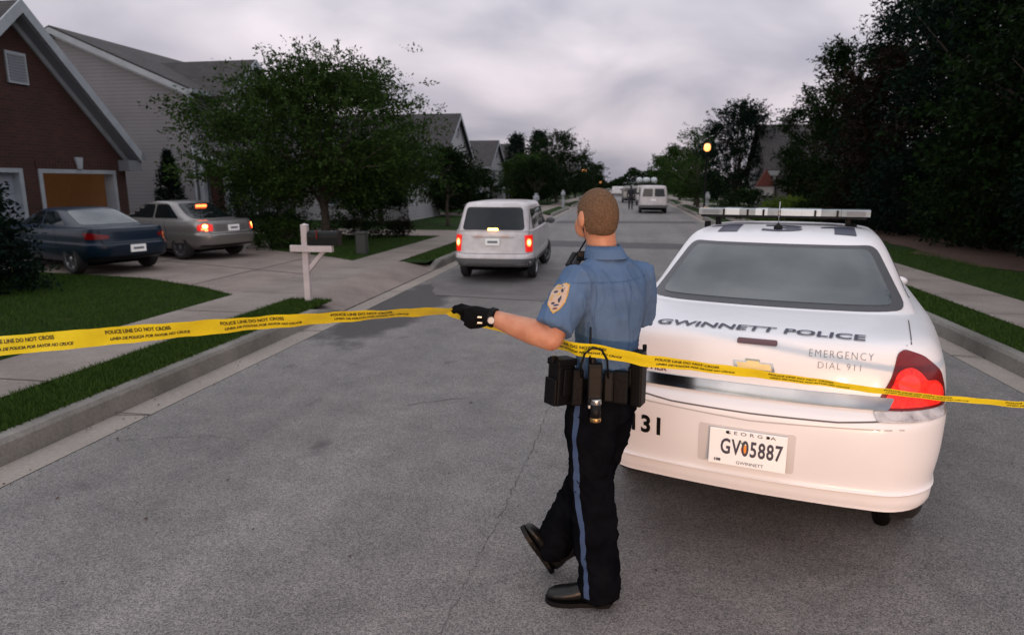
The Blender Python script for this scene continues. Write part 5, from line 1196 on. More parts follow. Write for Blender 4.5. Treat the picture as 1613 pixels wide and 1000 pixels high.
# ---- far vehicles
def boxvan(label, loc, rz, scale, roofH=1.95, paint='vwhite', lit=False, name='white_van', cat='van', group=None):
    VL = [(.38, .3, 4.9, .88, .1, .3, .02), (.45, .02, 5.0, .98, .12, .35, .03), (.62, .0, 5.0, 1.0, .14, .4, .03), (1.15, .03, 4.9, .99, .16, .5, .03), (1.22, .06, 4.7, .96, .16, .5, .03), (1.24, .4, 4.3, .6, .1, .3, .02)]
    VG = [(1.1, .02, 4.3, .985, .16, .4, .03), (1.5, .06, 3.95, .95, .18, .35, .03), (roofH-.12, .10, 3.6, .88, .2, .3, .03), (roofH-.03, .16, 3.5, .80, .2, .3, .03), (roofH, .4, 3.2, .5, .15, .2, .02)]
    root, body, bv = car_base(name, label, cat, loc, rz, VL, VG, paint, (1.05, 4.05), .36, .99, None, scale=scale, group=group)
    for s in (-1, 1):
        panel(root, 'rear_window', bv, rpoly([(s*.06, 1.18), (s*.78, 1.18), (s*.70, roofH-.22), (s*.06, roofH-.22)][::s], .06), (0, -1, 0), RX_, RZ_, RD_, .006, M['glass'], .01, .1)
        panel(root, 'tail_lamp', bv, rpoly([(s*.90, .80), (s*.985, .80), (s*.97, 1.12), (s*.89, 1.12)][::s], .01), (0, -1, 0), RX_, RZ_, RD_, .006, M['redlit'] if lit else M['red'], .01, .1)
    for q in ([(.4, 1.2), (1.7, 1.2), (1.7, roofH-.25), (.5, roofH-.25)], [(1.8, 1.2), (2.7, 1.2), (2.7, roofH-.25), (1.8, roofH-.25)], [(2.8, 1.2), (3.9, 1.2), (3.45, roofH-.28), (2.8, roofH-.25)]): side_panels(root, 'side_window', bv, rpoly(q, .05), M['glass'])
    panel(root, 'windscreen', bv, rpoly([(-.8, 1.25), (.8, 1.25), (.72, roofH-.2), (-.72, roofH-.2)], .06), (0, 7, 0), (-1, 0, 0), RZ_, (0, -1, 0), .006, M['glass'], .01, .15)
    mb = MB(); mb.box((-.98, -.10, .42), (.98, .04, .60), M['dgrey'], .02); mb.build('rear_bumper', root)
    mb = MB(); mb.box((-.16, -.004, .88), (.16, .02, 1.02), M['plate']); mb.build('number_plate', root)
    mirrors(root, 3.7, 1.35, .97, M['black'], 1.2)
    return root, bv
fv, _ = boxvan('white full-size van with two dark rear windows, far ahead by the right kerb', (1.53, 40.4, 0), R(0), .83)
nt_, nbv = boxvan('large white news truck with three round white units on its roof, beyond the far van', (1.45, 55, 0), R(0), .74, roofH=2.15, name='news_truck', cat='truck')
mb = MB(); mb.box((-.85, .3, 2.16), (.85, 3.0, 2.28), M['black'], .02); mb.build('roof_rack', nt_)
for (x, y, r_) in ((-.72, .6, .33), (.05, 1.1, .42), (.85, .7, .33)):
    mb = MB(); mb.lathe([(.09, 2.28), (.09, 2.38)], M['black'], 10, 'z', (x, y, 0)); mb.lathe([(.02, 2.36), (r_*.75, 2.40), (r_, 2.55), (r_, 2.75), (r_*.75, 2.92), (.02, 2.98)], M['led'], 18, 'z', (x, y, 0)); mb.build('roof_dome', nt_, True)
far1, _ = boxvan('dark sport utility vehicle left of the far white van', (.35, 62, 0), R(0), .85, roofH=1.75, paint='silver', name='parked_suv', cat='car')
hv, _ = boxvan('white car far away in the left lane with bright lamps', (-1.2, 95, 0), R(180), .85, roofH=1.5, name='far_car', cat='car')
g2 = dup(sc_, (9.3, 35.8, KZ+.012), R(-85), 'silver car parked on the first right-hand driveway behind the light bar', None, .85)

# ---- the vehicle behind the photographer whose lamps show in the police car's chrome and warm its bumper
hp_ = W(1.5, -7.4); hc_ = dup(sc_, (hp_.x, hp_.y, 0), YAW+R(6), 'silver sedan with lit headlamps standing behind the photographer', None, 1.0)
hf = hp_+Vector((-sa, ca, 0))*0
for s_ in (-1, 1):
    mb = MB(); mb.ell((s_*.62, 4.52, .62), (.085, .03, .06), mat('headlamp_lit', (1, .8, .6), .3, emit=(1, .72, .45), es=60), 14, 8); o = mb.build('headlamp_bulb', hc_, True)
    ld = bpy.data.lights.new('headlamp_beam', 'SPOT'); lo = bpy.data.objects.new('headlamp_beam', ld); col.objects.link(lo); lo.parent = hc_; lo.location = (s_*.62, 4.62, .64)
    lo.rotation_euler = (R(88.5), 0, R(0)); ld.energy = 340; ld.color = (1, .56, .33); ld.spot_size = R(70); ld.spot_blend = .9; ld.shadow_soft_size = .07
# ------------------------------------------------------------------ officer (local frame: x right, y ahead of the camera, metres)
OX, OD = .35, 2.70
op_ = W(OX, OD); of = thing('person', 'person seen from behind in blue short-sleeved shirt and black trousers, gloved hand pulling tape', 'person', (op_.x, op_.y, 0), YAW)
def L(x, d, z): return Vector((x-OX, d-OD, z))
def loft(mb, secs, m, n=20, hint=None):
    """secs: (centre, half-width a, half-depth b, phi) horizontal ellipses turned by phi degrees"""
    v = []; k = len(secs)
    for (c, a, b, ph) in secs:
        p = R(ph); rt = Vector((math.cos(p), math.sin(p), 0)); fw = Vector((-math.sin(p), math.cos(p), 0))
        for j in range(n): t = 2*PI*j/n; v.append(c+rt*a*math.cos(t)+fw*b*math.sin(t))
    f = [(i*n+j, i*n+(j+1) % n, (i+1)*n+(j+1) % n, (i+1)*n+j) for i in range(k-1) for j in range(n)]
    f += [tuple(range(n-1, -1, -1)), tuple(range((k-1)*n, k*n))]; mb.add(v, f, m)
def limb(mb, pts, rs, m, n=16):
    mb.tube(pts, rs, m, n)
    for p, r in ((pts[0], rs[0]), (pts[-1], rs[-1])):
        r = r[0] if hasattr(r, '__len__') else r; mb.ell(p, (r*.98, r*.98, r*.98), m, 14, 8)
SK = M['skin']
torso = [(.905, .385, 2.705, .148, .112, 50), (.98, .388, 2.705, .146, .112, 50), (1.06, .392, 2.705, .148, .114, 48), (1.14, .396, 2.70, .155, .118, 45), (1.24, .400, 2.705, .168, .124, 42),
         (1.32, .402, 2.71, .182, .124, 39), (1.38, .402, 2.715, .190, .116, 38), (1.425, .400, 2.72, .176, .098, 37), (1.455, .396, 2.725, .130, .080, 36), (1.485, .390, 2.73, .085, .066, 35), (1.505, .386, 2.732, .066, .060, 33)]
elb = L(.150, 2.50, 1.190); wri = L(-.080, 2.60, 1.256); shl = L(.262, 2.620, 1.405); shr = L(.532, 2.820, 1.400); elr = L(.535, 2.925, 1.150); wrr = L(.40, 3.06, 1.16)
hc = Vector((.347, 2.735, 1.650)); HP = 24
def H3(r, f, u):      # head frame -> local
    p = R(HP); return L(hc.x+r*math.cos(p)-f*math.sin(p), hc.y+r*math.sin(p)+f*math.cos(p), hc.z+u)
b = MB()
loft(b, [(L(x, d, z), a*.86, q*.86, ph) for z, x, d, a, q, ph in torso], SK)
loft(b, [(L(.388, 2.73, 1.44), .066, .066, 30), (L(.374, 2.735, 1.50), .060, .062, 28), (L(.362, 2.735, 1.56), .061, .064, 26), (L(.352, 2.735, 1.61), .064, .068, HP)], SK)
rot = Matrix.Rotation(R(HP), 3, 'Z')
b.ell(L(*hc), (.078, .096, .106), SK, 24, 16, rot); b.ell(H3(0, -.012, -.018), (.076, .085, .080), SK, 20, 12, rot)
b.ell(H3(0, .036, -.052), (.050, .052, .056), SK, 18, 12, rot); b.ell(H3(0, .075, -.088), (.022, .018, .018), SK, 12, 8, rot)     # jaw, chin
for s in (-1, 1):
    b.ell(H3(s*.045, .045, -.045), (.028, .040, .045), SK, 12, 8, rot)      # cheek / jaw corner
    b.ell(H3(s*.032, .080, .012), (.024, .014, .009), SK, 10, 6, rot)       # brow
b.ell(H3(0, .098, -.022), (.011, .016, .014), SK, 10, 8, rot); b.tube([H3(0, .088, .012), H3(0, .102, -.018)], [.007, .011], SK, 8)
b.ell(H3(0, .086, -.053), (.024, .012, .011), SK, 10, 8, rot)
limb(b, [shl-Vector((-.015, 0, .02)), L(.208, 2.562, 1.30), elb], [.048, .050, .046], SK)
limb(b, [elb, elb.lerp(wri, .28)+Vector((0, 0, .004)), elb.lerp(wri, .6), wri], [.046, .0525, .044, .032], SK)
limb(b, [wri, L(-.13, 2.612, 1.255)], [.030, .030], SK)
limb(b, [shr-Vector((.02, .02, .03)), L(.540, 2.875, 1.28), elr], [.046, .046, .044], SK); limb(b, [elr, elr.lerp(wrr, .35), wrr], [.045, .046, .031], SK)
HN, HF = L(.335, 2.645, .88), L(.435, 2.765, .88)
NL = [L(.335, 2.645, .88), L(.332, 2.635, .70), L(.338, 2.625, .49), L(.362, 2.60, .29), L(.378, 2.59, .10)]
FL = [L(.430, 2.765, .88), L(.398, 2.78, .66), L(.352, 2.795, .47), L(.270, 2.81, .29), L(.195, 2.815, .135)]
limb(b, NL, [.080, .070, .052, .052, .038], SK); limb(b, FL, [.080, .070, .052, .052, .038], SK)
loft(b, [(L(.385, 2.705, .80), .13, .10, 50), (L(.385, 2.705, .93), .135, .105, 50)], SK)
body = fuse('body', b, .0065, of, SK, 3)
# ears: flat shells joined in as the head's own part
for s in (-1, 1):
    mb = MB(); mb.ell(H3(s*.081, -.012, -.012), (.009, .017, .032), SK, 14, 10, rot @ Matrix.Rotation(R(-18*s), 3, 'Z')); mb.ell(H3(s*.078, -.008, -.036), (.007, .009, .011), SK, 10, 6); mb.build('ear', of, True)
for s in (-1, 1):
    mb = MB(); mb.ell(H3(s*.030, .080, -.002), (.012, .010, .008), M['eye'], 12, 8, rot); e_ = mb.build('eye', of, True)
    mb = MB(); mb.ell(H3(s*.030, .0885, -.002), (.0045, .003, .0045), M['black'], 8, 6, rot); mb.build('pupil', e_, True)
mb = MB(); mb.ell(H3(0, .0965, -.053), (.020, .003, .0035), mat('lips', (.35, .12, .09), .5), 10, 6, rot); mb.build('mouth', of, True)
# cropped hair
V = []; F_ = []; nu, nv = 48, 26
def hp(i, j):
    a = PI*i/nv-PI/2; t = 2*PI*j/nu; r = .0820*math.cos(a)*math.cos(t); f = .1015*math.cos(a)*math.sin(t); u = .1105*math.sin(a); return r, f, u
keep = {}
for i in range(nv+1):
    for j in range(nu):
        r, f, u = hp(i, j); line = np.interp(f, [-.10, -.03, .0, .04, .07, .10], [-.075, -.070, -.020, .022, .045, .055])
        if u > line-.008:
            k = .975 if u < line+.010 else 1.0
            q = noise.noise(Vector((r, f, u))*60)*.0012; keep[(i, j)] = len(V); V.append(H3(r*k*(1+q*10), f*k*(1+q*10), u*(1+.0)))
for i in range(nv):
    for j in range(nu):
        c = [(i, j), (i, (j+1) % nu), (i+1, (j+1) % nu), (i+1, j)]
        if all(x in keep for x in c): F_.append(tuple(keep[x] for x in c))
mk('hair', V, F_, M['hair'], of, True)
mb = MB(); mb.ell(H3(0, -.040, -.036), (.063, .056, .050), M['hair'], 24, 14, rot); 
nb = mb.build('hair', of, True)
bm = bmesh.new(); bm.from_mesh(nb.data)
for v in list(bm.verts):
    pass
bm.to_mesh(nb.data); bm.free()
# shirt
S_ = M['shirt']; b = MB()
loft(b, [(L(x, d, z), a*.955, q*.97, ph) for z, x, d, a, q, ph in torso], S_, 28)
limb(b, [L(.300, 2.645, 1.385), shl, L(.222, 2.575, 1.325)], [.070, .072, .075], S_); b.tube([L(.235, 2.59, 1.345), L(.195, 2.548, 1.285), L(.160, 2.512, 1.222)], [.073, .076, .079], S_, 18)
limb(b, [L(.49, 2.79, 1.385), shr, L(.548, 2.845, 1.31)], [.072, .074, .074], S_); b.tube([L(.545, 2.84, 1.32), L(.548, 2.895, 1.19)], [.074, .080], S_, 18)
def folds(co, n):
    f = noise.noise(Vector((co.x*17, co.y*17, co.z*4.5+3)))*.0080+(.5-abs(noise.noise(Vector((co.x*15+4, co.y*15, co.z*6+co.x*8)))))**4*.15+noise.noise(Vector((co.x*34, co.y*30, co.z*12)))*.0030
    low = max(0, (1.16-co.z)/.18); f += low*.004*noise.noise(Vector((co.x*26, co.y*26, co.z*7+9)))
    f += .0035*math.exp(-((co.z-1.30-(co.x)*.5)/.03)**2)*noise.noise(Vector((co.x*9, 3, co.z*9)))
    return n*f
shirt = fuse('shirt', b, .008, of, S_, 3, folds); sb = bvh_of(shirt)
mb = MB()   # collar
n = 30; rows = []
for (dz, da, x, d) in ((1.478, .074, .385, 2.73), (1.505, .0715, .379, 2.732), (1.528, .069, .373, 2.734), (1.531, .072, .373, 2.734), (1.506, .082, .379, 2.732), (1.480, .090, .386, 2.73)):
    rows.append([L(x+da*math.cos(t), d+da*1.02*math.sin(t), dz-.012*(math.sin(t-R(30)) > .5)) for t in [2*PI*k/n for k in range(n)]])
v = [p for r_ in rows for p in r_]; mb.add(v, [(i*n+j, i*n+(j+1) % n, (i+1)*n+(j+1) % n, (i+1)*n+j) for i in range(len(rows)-1) for j in range(n)], S_)
mb.build('collar', shirt, True)
mb = MB()   # yoke and side seams on the back
def onshirt(pts, w, m, mb, dirv, off=.0012):
    d = Vector(dirv).normalized(); P = []
    for p in pts:
        h = sb.ray_cast(p-d*.5, d)
        if h[0] is not None: P.append((h[0]+h[1]*off, h[1]))
    for i in range(len(P)-1):
        t = (P[i+1][0]-P[i][0]); s = t.cross(P[i][1]).normalized()*w/2
        mb.add([P[i][0]-s, P[i+1][0]-s, P[i+1][0]+s, P[i][0]+s], [(0, 1, 2, 3)], m)
sm_ = mat('shirt_seam', (.045, .10, .21), .85)
onshirt([L(.25+.30*k/24, 2.72, 1.405-.008*math.sin(k/24*PI)) for k in range(25)], .004, sm_, mb, (0.1, 1, 0)); 
for x in (.335, .475): onshirt([L(x+.004*math.sin(k*.5), 2.72, 1.39-.33*k/24) for k in range(25)], .003, sm_, mb, (0.05, 1, 0))
mb.build('seam', shirt)
# shoulder patch: shield on the left sleeve
pd = Vector((.62, .78, -.05)).normalized(); pu = Vector((.76, -.60, .22)).normalized(); pv = pd.cross(pu).normalized()
if pv.z < 0: pv = -pv
pc0 = L(.215, 2.56, 1.345); 
def pat(poly, m, off, nme, par, cell=.012):
    v, f = poly_grid(poly, cell); q = MB(); decal(q, sb, v, f, pc0-pd*.3, pu, pv, pd, off, m, .0008); return q.build(nme, par)
shd = lambda k: [(a*k, b_*k) for a, b_ in [(-.040, .050), (-.020, .060), (0, .056), (.020, .060), (.040, .050), (.042, .015), (.036, -.022), (.020, -.048), (0, -.064), (-.020, -.048), (-.036, -.022), (-.042, .015)]]
pt0 = pat(shd(.88), M['pgold'], .0022, 'shoulder_patch', shirt)
pat(shd(.79), M['pcream'], .0034, 'patch_field', pt0)
for (a, b_, r1, r2, mm) in ((-.016, .026, .010, .005, 'navy'), (.017, .028, .007, .008, 'navy'), (.001, .014, .010, .004, 'pgold'), (-.012, -.020, .009, .005, 'navy'), (.014, -.008, .005, .014, 'navy'), (.003, -.030, .012, .004, 'stripe'), (-.002, .041, .020, .003, 'pgold'), (.000, -.044, .010, .004, 'maroon'), (-.022, .004, .004, .010, 'pgold')):
    pat([((a+r1*math.cos(2*PI*k/10))*.88, (b_+r2*math.sin(2*PI*k/10))*.88) for k in range(10)], M.get(mm) or mat('maroon_print', (.12, .02, .02), .5), .0045, 'patch_mark', pt0)
# trousers
T__ = M['trouser']; b = MB()
loft(b, [(L(.385, 2.705, .80), .150, .118, 52), (L(.386, 2.705, .87), .158, .124, 52), (L(.388, 2.705, .94), .156, .122, 51), (L(.388, 2.705, .985), .152, .118, 50)], T__, 24)
limb(b, [HN]+[L(.333, 2.638, .72), L(.336, 2.628, .56), L(.340, 2.622, .47), L(.358, 2.603, .32), L(.370, 2.596, .20), L(.377, 2.592, .075)], [.106, .108, .096, .092, .090, .090, .090], T__)
limb(b, [HF]+[L(.405, 2.78, .70), L(.372, 2.79, .55), L(.350, 2.797, .47), L(.285, 2.81, .33), L(.235, 2.813, .235), L(.190, 2.816, .150)], [.106, .106, .098, .094, .090, .088, .086], T__)
def tf(co, n):
    f = noise.noise(Vector((co.x*14, co.y*14, co.z*9)))*.015+(.5-abs(noise.noise(Vector((co.x*8, co.y*8+2, co.z*13+co.x*9)))))**4*.12+noise.noise(Vector((co.x*5, co.y*5, co.z*26)))*.008*(1.2-co.z)
    return n*f
trs = fuse('trousers', b, .009, of, T__, 3, tf); tb = bvh_of(trs)
mb = MB(); sd2 = Vector((.70, .71, 0)); su = Vector((.71, -.70, 0)); P = []
for k in range(60):
    t = k/59; z = .93-.87*t; i = np.interp(z, [.075, .20, .32, .47, .56, .72, .93], [0, 1, 2, 3, 4, 5, 6]); xs = np.interp(z, [.075, .20, .32, .47, .56, .72, .93], [.377, .370, .358, .340, .336, .333, .335]); ds = np.interp(z, [.075, .20, .32, .47, .56, .72, .93], [2.592, 2.596, 2.603, 2.622, 2.628, 2.638, 2.65])
    c = L(float(xs), float(ds), z); row = []
    for w_ in (-.013, 0, .013):
        h = tb.ray_cast(c+su*(w_+.004*math.sin(z*22))-sd2*.4, sd2); row.append((h[0]+h[1]*.0022) if h[0] is not None else c)
    P += row
mb.add(P, [(3*i+j, 3*i+j+1, 3*i+j+4, 3*i+j+3) for i in range(59) for j in range(2)], M['stripe']); mb.build('stripe', trs, True)
# shoes
def shoe(heel, toe, up, wid=.049):
    ax = (toe-heel).normalized(); up = (up-ax*up.dot(ax)).normalized(); sd_ = ax.cross(up); Ls = (toe-heel).length; b = MB()
    def ring(t, w, h, z0=.018, n=16): 
        c = heel+ax*Ls*t; return [c+sd_*w*math.cos(q)+up*(z0+h*(.5+.5*math.sin(q))) for q in [2*PI*k/n for k in range(n)]]
    rows = [ring(t, w*wid/.049, h) for t, w, h in [(-.02, .020, .05), (.03, .034, .085), (.12, .037, .105), (.28, .037, .100), (.42, .040, .078), (.58, .046, .062), (.75, .048, .052), (.88, .042, .044), (.97, .027, .034), (1.0, .012, .02)]]
    v = [p for r_ in rows for p in r_]; n = 16; k = len(rows)
    f = [(i*n+j, i*n+(j+1) % n, (i+1)*n+(j+1) % n, (i+1)*n+j) for i in range(k-1) for j in range(n)]+[tuple(range(n-1, -1, -1)), tuple(range((k-1)*n, k*n))]
    b.add(v, f, M['shoe']); c = heel+ax*Ls*.16; b.tube([c+up*.07, c+up*.15], [.040, .043], M['shoe'], 16)
    s = fuse('shoe', b, .006, of, M['shoe'], 3)
    b = MB(); pr = []
    for t, w in [(-.035, .016), (0, .034), (.12, .040), (.3, .037), (.45, .040), (.62, .049), (.78, .050), (.9, .043), (.98, .028), (1.02, .010)]: pr.append((t, w*wid/.049))
    pts = [heel+ax*Ls*t+sd_*w for t, w in pr]+[heel+ax*Ls*t-sd_*w for t, w in reversed(pr)]; n = len(pts)
    b.add(pts+[p+up*.020 for p in pts], [tuple(range(n)), tuple(range(2*n-1, n-1, -1))]+[(i, n+i, n+(i+1) % n, (i+1) % n) for i in range(n)], M['black'])
    o = b.build('sole', s); bm = bmesh.new(); bm.from_mesh(o.data); bmesh.ops.recalc_face_normals(bm, faces=bm.faces); bm.to_mesh(o.data); bm.free()
shoe(L(.415, 2.575, .002), L(.150, 2.60, .002), Vector((0, 0, 1)))
shoe(L(.175, 2.812, .012), L(.040, 2.795, .232), Vector((.86, .1, .5)))
# glove
G_ = M['glove']; b = MB()
b.tube([L(-.062, 2.592, 1.255), L(-.100, 2.603, 1.256), L(-.135, 2.612, 1.254), L(-.170, 2.625, 1.250), L(-.185, 2.632, 1.250)], [(.038, .038), (.037, .036), (.030, .046), (.028, .048), (.018, .040)], G_, 16)
def fing(pts, r=.0105): 
    b.tube(pts, [r*1.1, r, r*.95, r*.85][:len(pts)], G_, 10); b.ell(pts[-1], (r*.85,)*3, G_, 8, 6); 
    for p in pts[:-1]: b.ell(p, (r*1.08,)*3, G_, 8, 6)
fing([L(-.172, 2.640, 1.284), L(-.205, 2.662, 1.290), L(-.232, 2.688, 1.278), L(-.246, 2.702, 1.266)], .0112)
fing([L(-.178, 2.645, 1.264), L(-.210, 2.672, 1.262), L(-.205, 2.700, 1.248), L(-.180, 2.700, 1.242)], .0112)
fing([L(-.176, 2.646, 1.243), L(-.202, 2.672, 1.238), L(-.195, 2.698, 1.226), L(-.170, 2.694, 1.224)], .0108)
fing([L(-.168, 2.642, 1.224), L(-.188, 2.664, 1.216), L(-.180, 2.686, 1.208), L(-.160, 2.680, 1.209)], .0096)
b.tube([L(-.125, 2.592, 1.272), L(-.165, 2.612, 1.284), L(-.205, 2.655, 1.276), L(-.238, 2.688, 1.262)], [.017, .0135, .012, .010], G_, 10); b.ell(L(-.238, 2.688, 1.262), (.010,)*3, G_, 8, 6)
glv = fuse('glove', b, .0035, of, G_, 2)
mb = MB(); c = L(-.078, 2.598, 1.256); ax = (wri-elb).normalized()
mb.tube([c-ax*.010, c+ax*.010], .0405, M['leather'], 20); wt = mb.build('watch', of)
dn = Vector((.10, -.98, .05)).normalized(); mb = MB(); u_ = dn.cross(Vector((0, 0, 1))).normalized(); v_ = u_.cross(dn).normalized(); cc = c+dn*.042+Vector((-.008, 0, -.006))
def disc(mb, c, u, v, n_, r, m, dep=.004, k=20):
    P = [c+u*r*math.cos(2*PI*i/k)+v*r*math.sin(2*PI*i/k) for i in range(k)]; Q = [p-n_*dep for p in P]
    mb.add(P+Q, [tuple(range(k)), tuple(range(2*k-1, k-1, -1))]+[(i, (i+1) % k, k+(i+1) % k, k+i) for i in range(k)], m)
disc(mb, cc, u_, v_, dn, .0155, M['dgrey'], .007); mb.build('watch_case', wt)
mb = MB(); disc(mb, cc+dn*.0012, u_, v_, dn, .0128, M['dial'], .002); mb.build('watch_dial', wt)
mb = MB(); mb.box((-.009, -.003, -.003), (.009, .0, .003), M['metal']); mb.v = [L(-.128, 2.575, 1.262)+v for v in mb.v]; mb.box((-.128-.009-OX, 2.574-OD-.002, 1.236), (-.128+.009-OX, 2.574-OD, 1.242), M['metal']); mb.build('glove_print', glv)
# right glove (hidden behind the body)
b = MB(); rh_d = (wrr-elr).normalized(); pe = wrr+rh_d*.09; b.tube([wrr-rh_d*.02, wrr+rh_d*.03, pe], [(.034, .036), (.030, .042), (.022, .040)], G_, 14)
for k in range(4):
    q = pe+Vector((0, 0, .030-.020*k)); b.tube([q, q+rh_d*(.038-.004*abs(k-1)), q+rh_d*(.058-.004*abs(k-1))+Vector((-.012, 0, -.004)), q+rh_d*.06+Vector((-.030, -.006, -.008))], [.0105, .010, .0095, .0085], G_, 8)
b.tube([wrr+rh_d*.03+Vector((0, 0, .02)), wrr+rh_d*.055+Vector((-.015, -.02, .045)), wrr+rh_d*.085+Vector((-.03, -.02, .05))], [.015, .012, .009], G_, 8)
fuse('glove', b, .0045, of, G_, 2)
# duty belt and what hangs on it
mb = MB(); n = 36; rows = []
for (a_, b__, z) in ((.160, .126, .955), (.165, .131, .958), (.165, .131, 1.006), (.158, .124, 1.010)):
    p = R(50); rt = Vector((math.cos(p), math.sin(p), 0)); fw = Vector((-math.sin(p), math.cos(p), 0))
    rows.append([L(.388, 2.705, z)+rt*a_*math.cos(t)+fw*b__*math.sin(t) for t in [2*PI*k/n for k in range(n)]])
v = [p for r_ in rows for p in r_]; mb.add(v, [(i*n+j, i*n+(j+1) % n, (i+1)*n+(j+1) % n, (i+1)*n+j) for i in range(3) for j in range(n)], M['leather'])
belt = mb.build('duty_belt', of, True)
def gear(name, c, size, ang, m='leather', bev=.008, tilt=0, extra=None, lab=None):
    mb = MB(); x, y, z = size; mb.box((-x/2, -y/2, -z/2), (x/2, y/2, z/2), M[m], bev)
    if extra: extra(mb)
    Mx = Matrix.Rotation(R(ang), 3, 'Z') @ Matrix.Rotation(R(tilt), 3, 'Y'); mb.v = [L(*c)+Mx @ v for v in mb.v]; o = mb.build(name, belt)
    if lab: o['label'] = lab
    return o
def ex1(mb):
    mb.box((-.050, -.040, .070), (.050, .036, .098), M['leather'], .006); mb.box((-.056, -.034, -.09), (-.040, .034, .02), M['leather'], .006); mb.box((-.02, -.046, -.05), (.034, -.036, .06), M['leather'], .004)
    mb.box((-.060, -.012, .085), (-.030, .010, .108), M['black'], .003)
gear('pouch', (.196, 2.575, .998), (.086, .070, .185), 35, extra=ex1, tilt=4, lab='large black double pouch at the left hip')
gear('pouch', (.258, 2.545, .985), (.045, .040, .15), 10, tilt=2)
gear('pouch', (.385, 2.555, .985), (.040, .040, .125), -8, 'black')
gear('pouch', (.435, 2.575, .975), (.060, .042, .135), -15)
gear('holster', (.520, 2.640, .985), (.050, .075, .215), -28, extra=lambda mb: (mb.box((-.022, -.036, .09), (.022, .030, .125), M['black'], .006), mb.box((-.030, -.044, -.02), (-.018, .044, .06), M['leather'], .004)))
def rad(mb): 
    mb.box((-.026, -.020, -.10), (.026, .020, -.085), M['metal'], .003); mb.lathe([(.012, .085), (.012, .10), (.010, .105)], M['black'], 10, 'z', (-.010, 0, 0)); mb.box((-.024, -.022, .03), (.024, -.018, .07), M['black'], .001)
rdo = gear('radio', (.327, 2.528, 1.005), (.056, .038, .165), -4, 'black', .006, extra=rad)
mb = MB(); mb.lathe([(.021, -.055), (.021, .012)], M['black'], 16, 'z', L(.330, 2.505, .915)); tch = mb.build('torch', belt, True)
mb = MB(); mb.lathe([(.0215, .001), (.0225, .006), (.0225, .020), (.0215, .024)], M['metal'], 16, 'z', L(.330, 2.505, .925)); mb.build('torch_ring', tch, True)
mb = MB(); mb.lathe([(.0215, -.02), (.0225, -.016), (.0225, -.006), (.0215, -.002)], mat('brass_ring', (.45, .28, .12), .35, metal=1), 16, 'z', L(.330, 2.505, .875)); mb.build('torch_ring', tch, True)
mb = MB(); mb.tube([L(.305, 2.525, 1.09), L(.304, 2.515, 1.15), L(.303, 2.51, 1.235)], [.0055, .005, .004], M['black'], 8); mb.build('radio_antenna', rdo, True)
mb = MB(); mb.tube([L(.275, 2.52, 1.03), L(.268, 2.500, 1.085), L(.280, 2.490, 1.135), L(.310, 2.487, 1.160), L(.345, 2.487, 1.150), L(.368, 2.495, 1.110), L(.378, 2.515, 1.03)], .0045, M['black'], 8); mb.build('coiled_cord', rdo, True)
mb = MB(); mb.box((-.008, -.006, 1.03), (.008, .006, 1.13), M['black'], .002); mb.v = [Vector((.545-OX, 2.66-OD, 0))+v for v in mb.v]; mb.build('baton', belt)
# shoulder microphone and its cord
mb = MB(); Mx = Matrix.Rotation(R(30), 3, 'Z') @ Matrix.Rotation(R(35), 3, 'Y')
mb.box((-.024, -.018, -.036), (.024, .018, .036), M['black'], .008); mb.box((-.018, -.022, -.02), (.018, -.018, .03), M['dgrey'], .002); mb.v = [L(.262, 2.80, 1.455)+Mx @ v for v in mb.v]
mic = mb.build('shoulder_microphone', of); mb = MB(); mb.box((-.02, -.015, -.02), (.02, .015, .02), M['black'], .006); mb.v = [L(.290, 2.775, 1.482)+v for v in mb.v]; mb.build('clip', mic)
mb = MB(); mb.tube([L(.262, 2.80, 1.46), L(.285, 2.775, 1.51), L(.305, 2.755, 1.55), H3(-.070, -.010, -.05)], .0035, M['black'], 8); mb.build('earpiece_cord', of, True)

# ------------------------------------------------------------------ barrier tape
def tape_path(pts, hw):
    P = [W(*p[:2], p[2]) for p in pts]; out = []
    N_ = len(P)
    for i in range(N_-1):
        a, b_, c, d = P[max(i-1, 0)], P[i], P[i+1], P[min(i+2, N_-1)]
        for q in range(10):
            t = q/10; out.append((cr_(a, b_, c, d, t), hw[i]*(1-t)+hw[i+1]*t))
    out.append((P[-1], hw[-1])); return out
Lp = [(-0.246, 2.697, 1.264, -60), (-0.304, 2.69, 1.263, -58), (-0.533, 2.66, 1.256, -52), (-0.784, 2.63, 1.244, -42), (-1.029, 2.6, 1.231, -36), (-1.269, 2.57, 1.215, -28), (-1.505, 2.54, 1.199, -16), (-1.735, 2.51, 1.183, -6), (-1.96, 2.48, 1.168, 0), (-2.395, 2.42, 1.141, 4), (-3.198, 2.3, 1.107, 6), (-5.2, 2.1, 1.06, 8)]
Rp = [(-0.246, 2.697, 1.264, -60), (-0.190, 2.735, 1.225, -60), (-0.017, 2.74, 1.170, -50), (0.120, 2.68, 1.138, -40), (0.195, 2.585, 1.149, -34), (0.246, 2.520, 1.147, -28), (0.352, 2.500, 1.138, -26), (0.473, 2.485, 1.118, -26), (0.516, 2.48, 1.11, -26), (0.713, 2.465, 1.091, -22), (0.953, 2.45, 1.063, -20), (1.189, 2.43, 1.035, -20), (1.422, 2.41, 1.007, -20), (1.648, 2.385, 0.988, -20), (1.899, 2.36, 0.974, -18), (2.306, 2.32, 0.956, -18), (3.3, 2.2, 0.953, -18)]
camf = Vector((-sa, ca, 0))
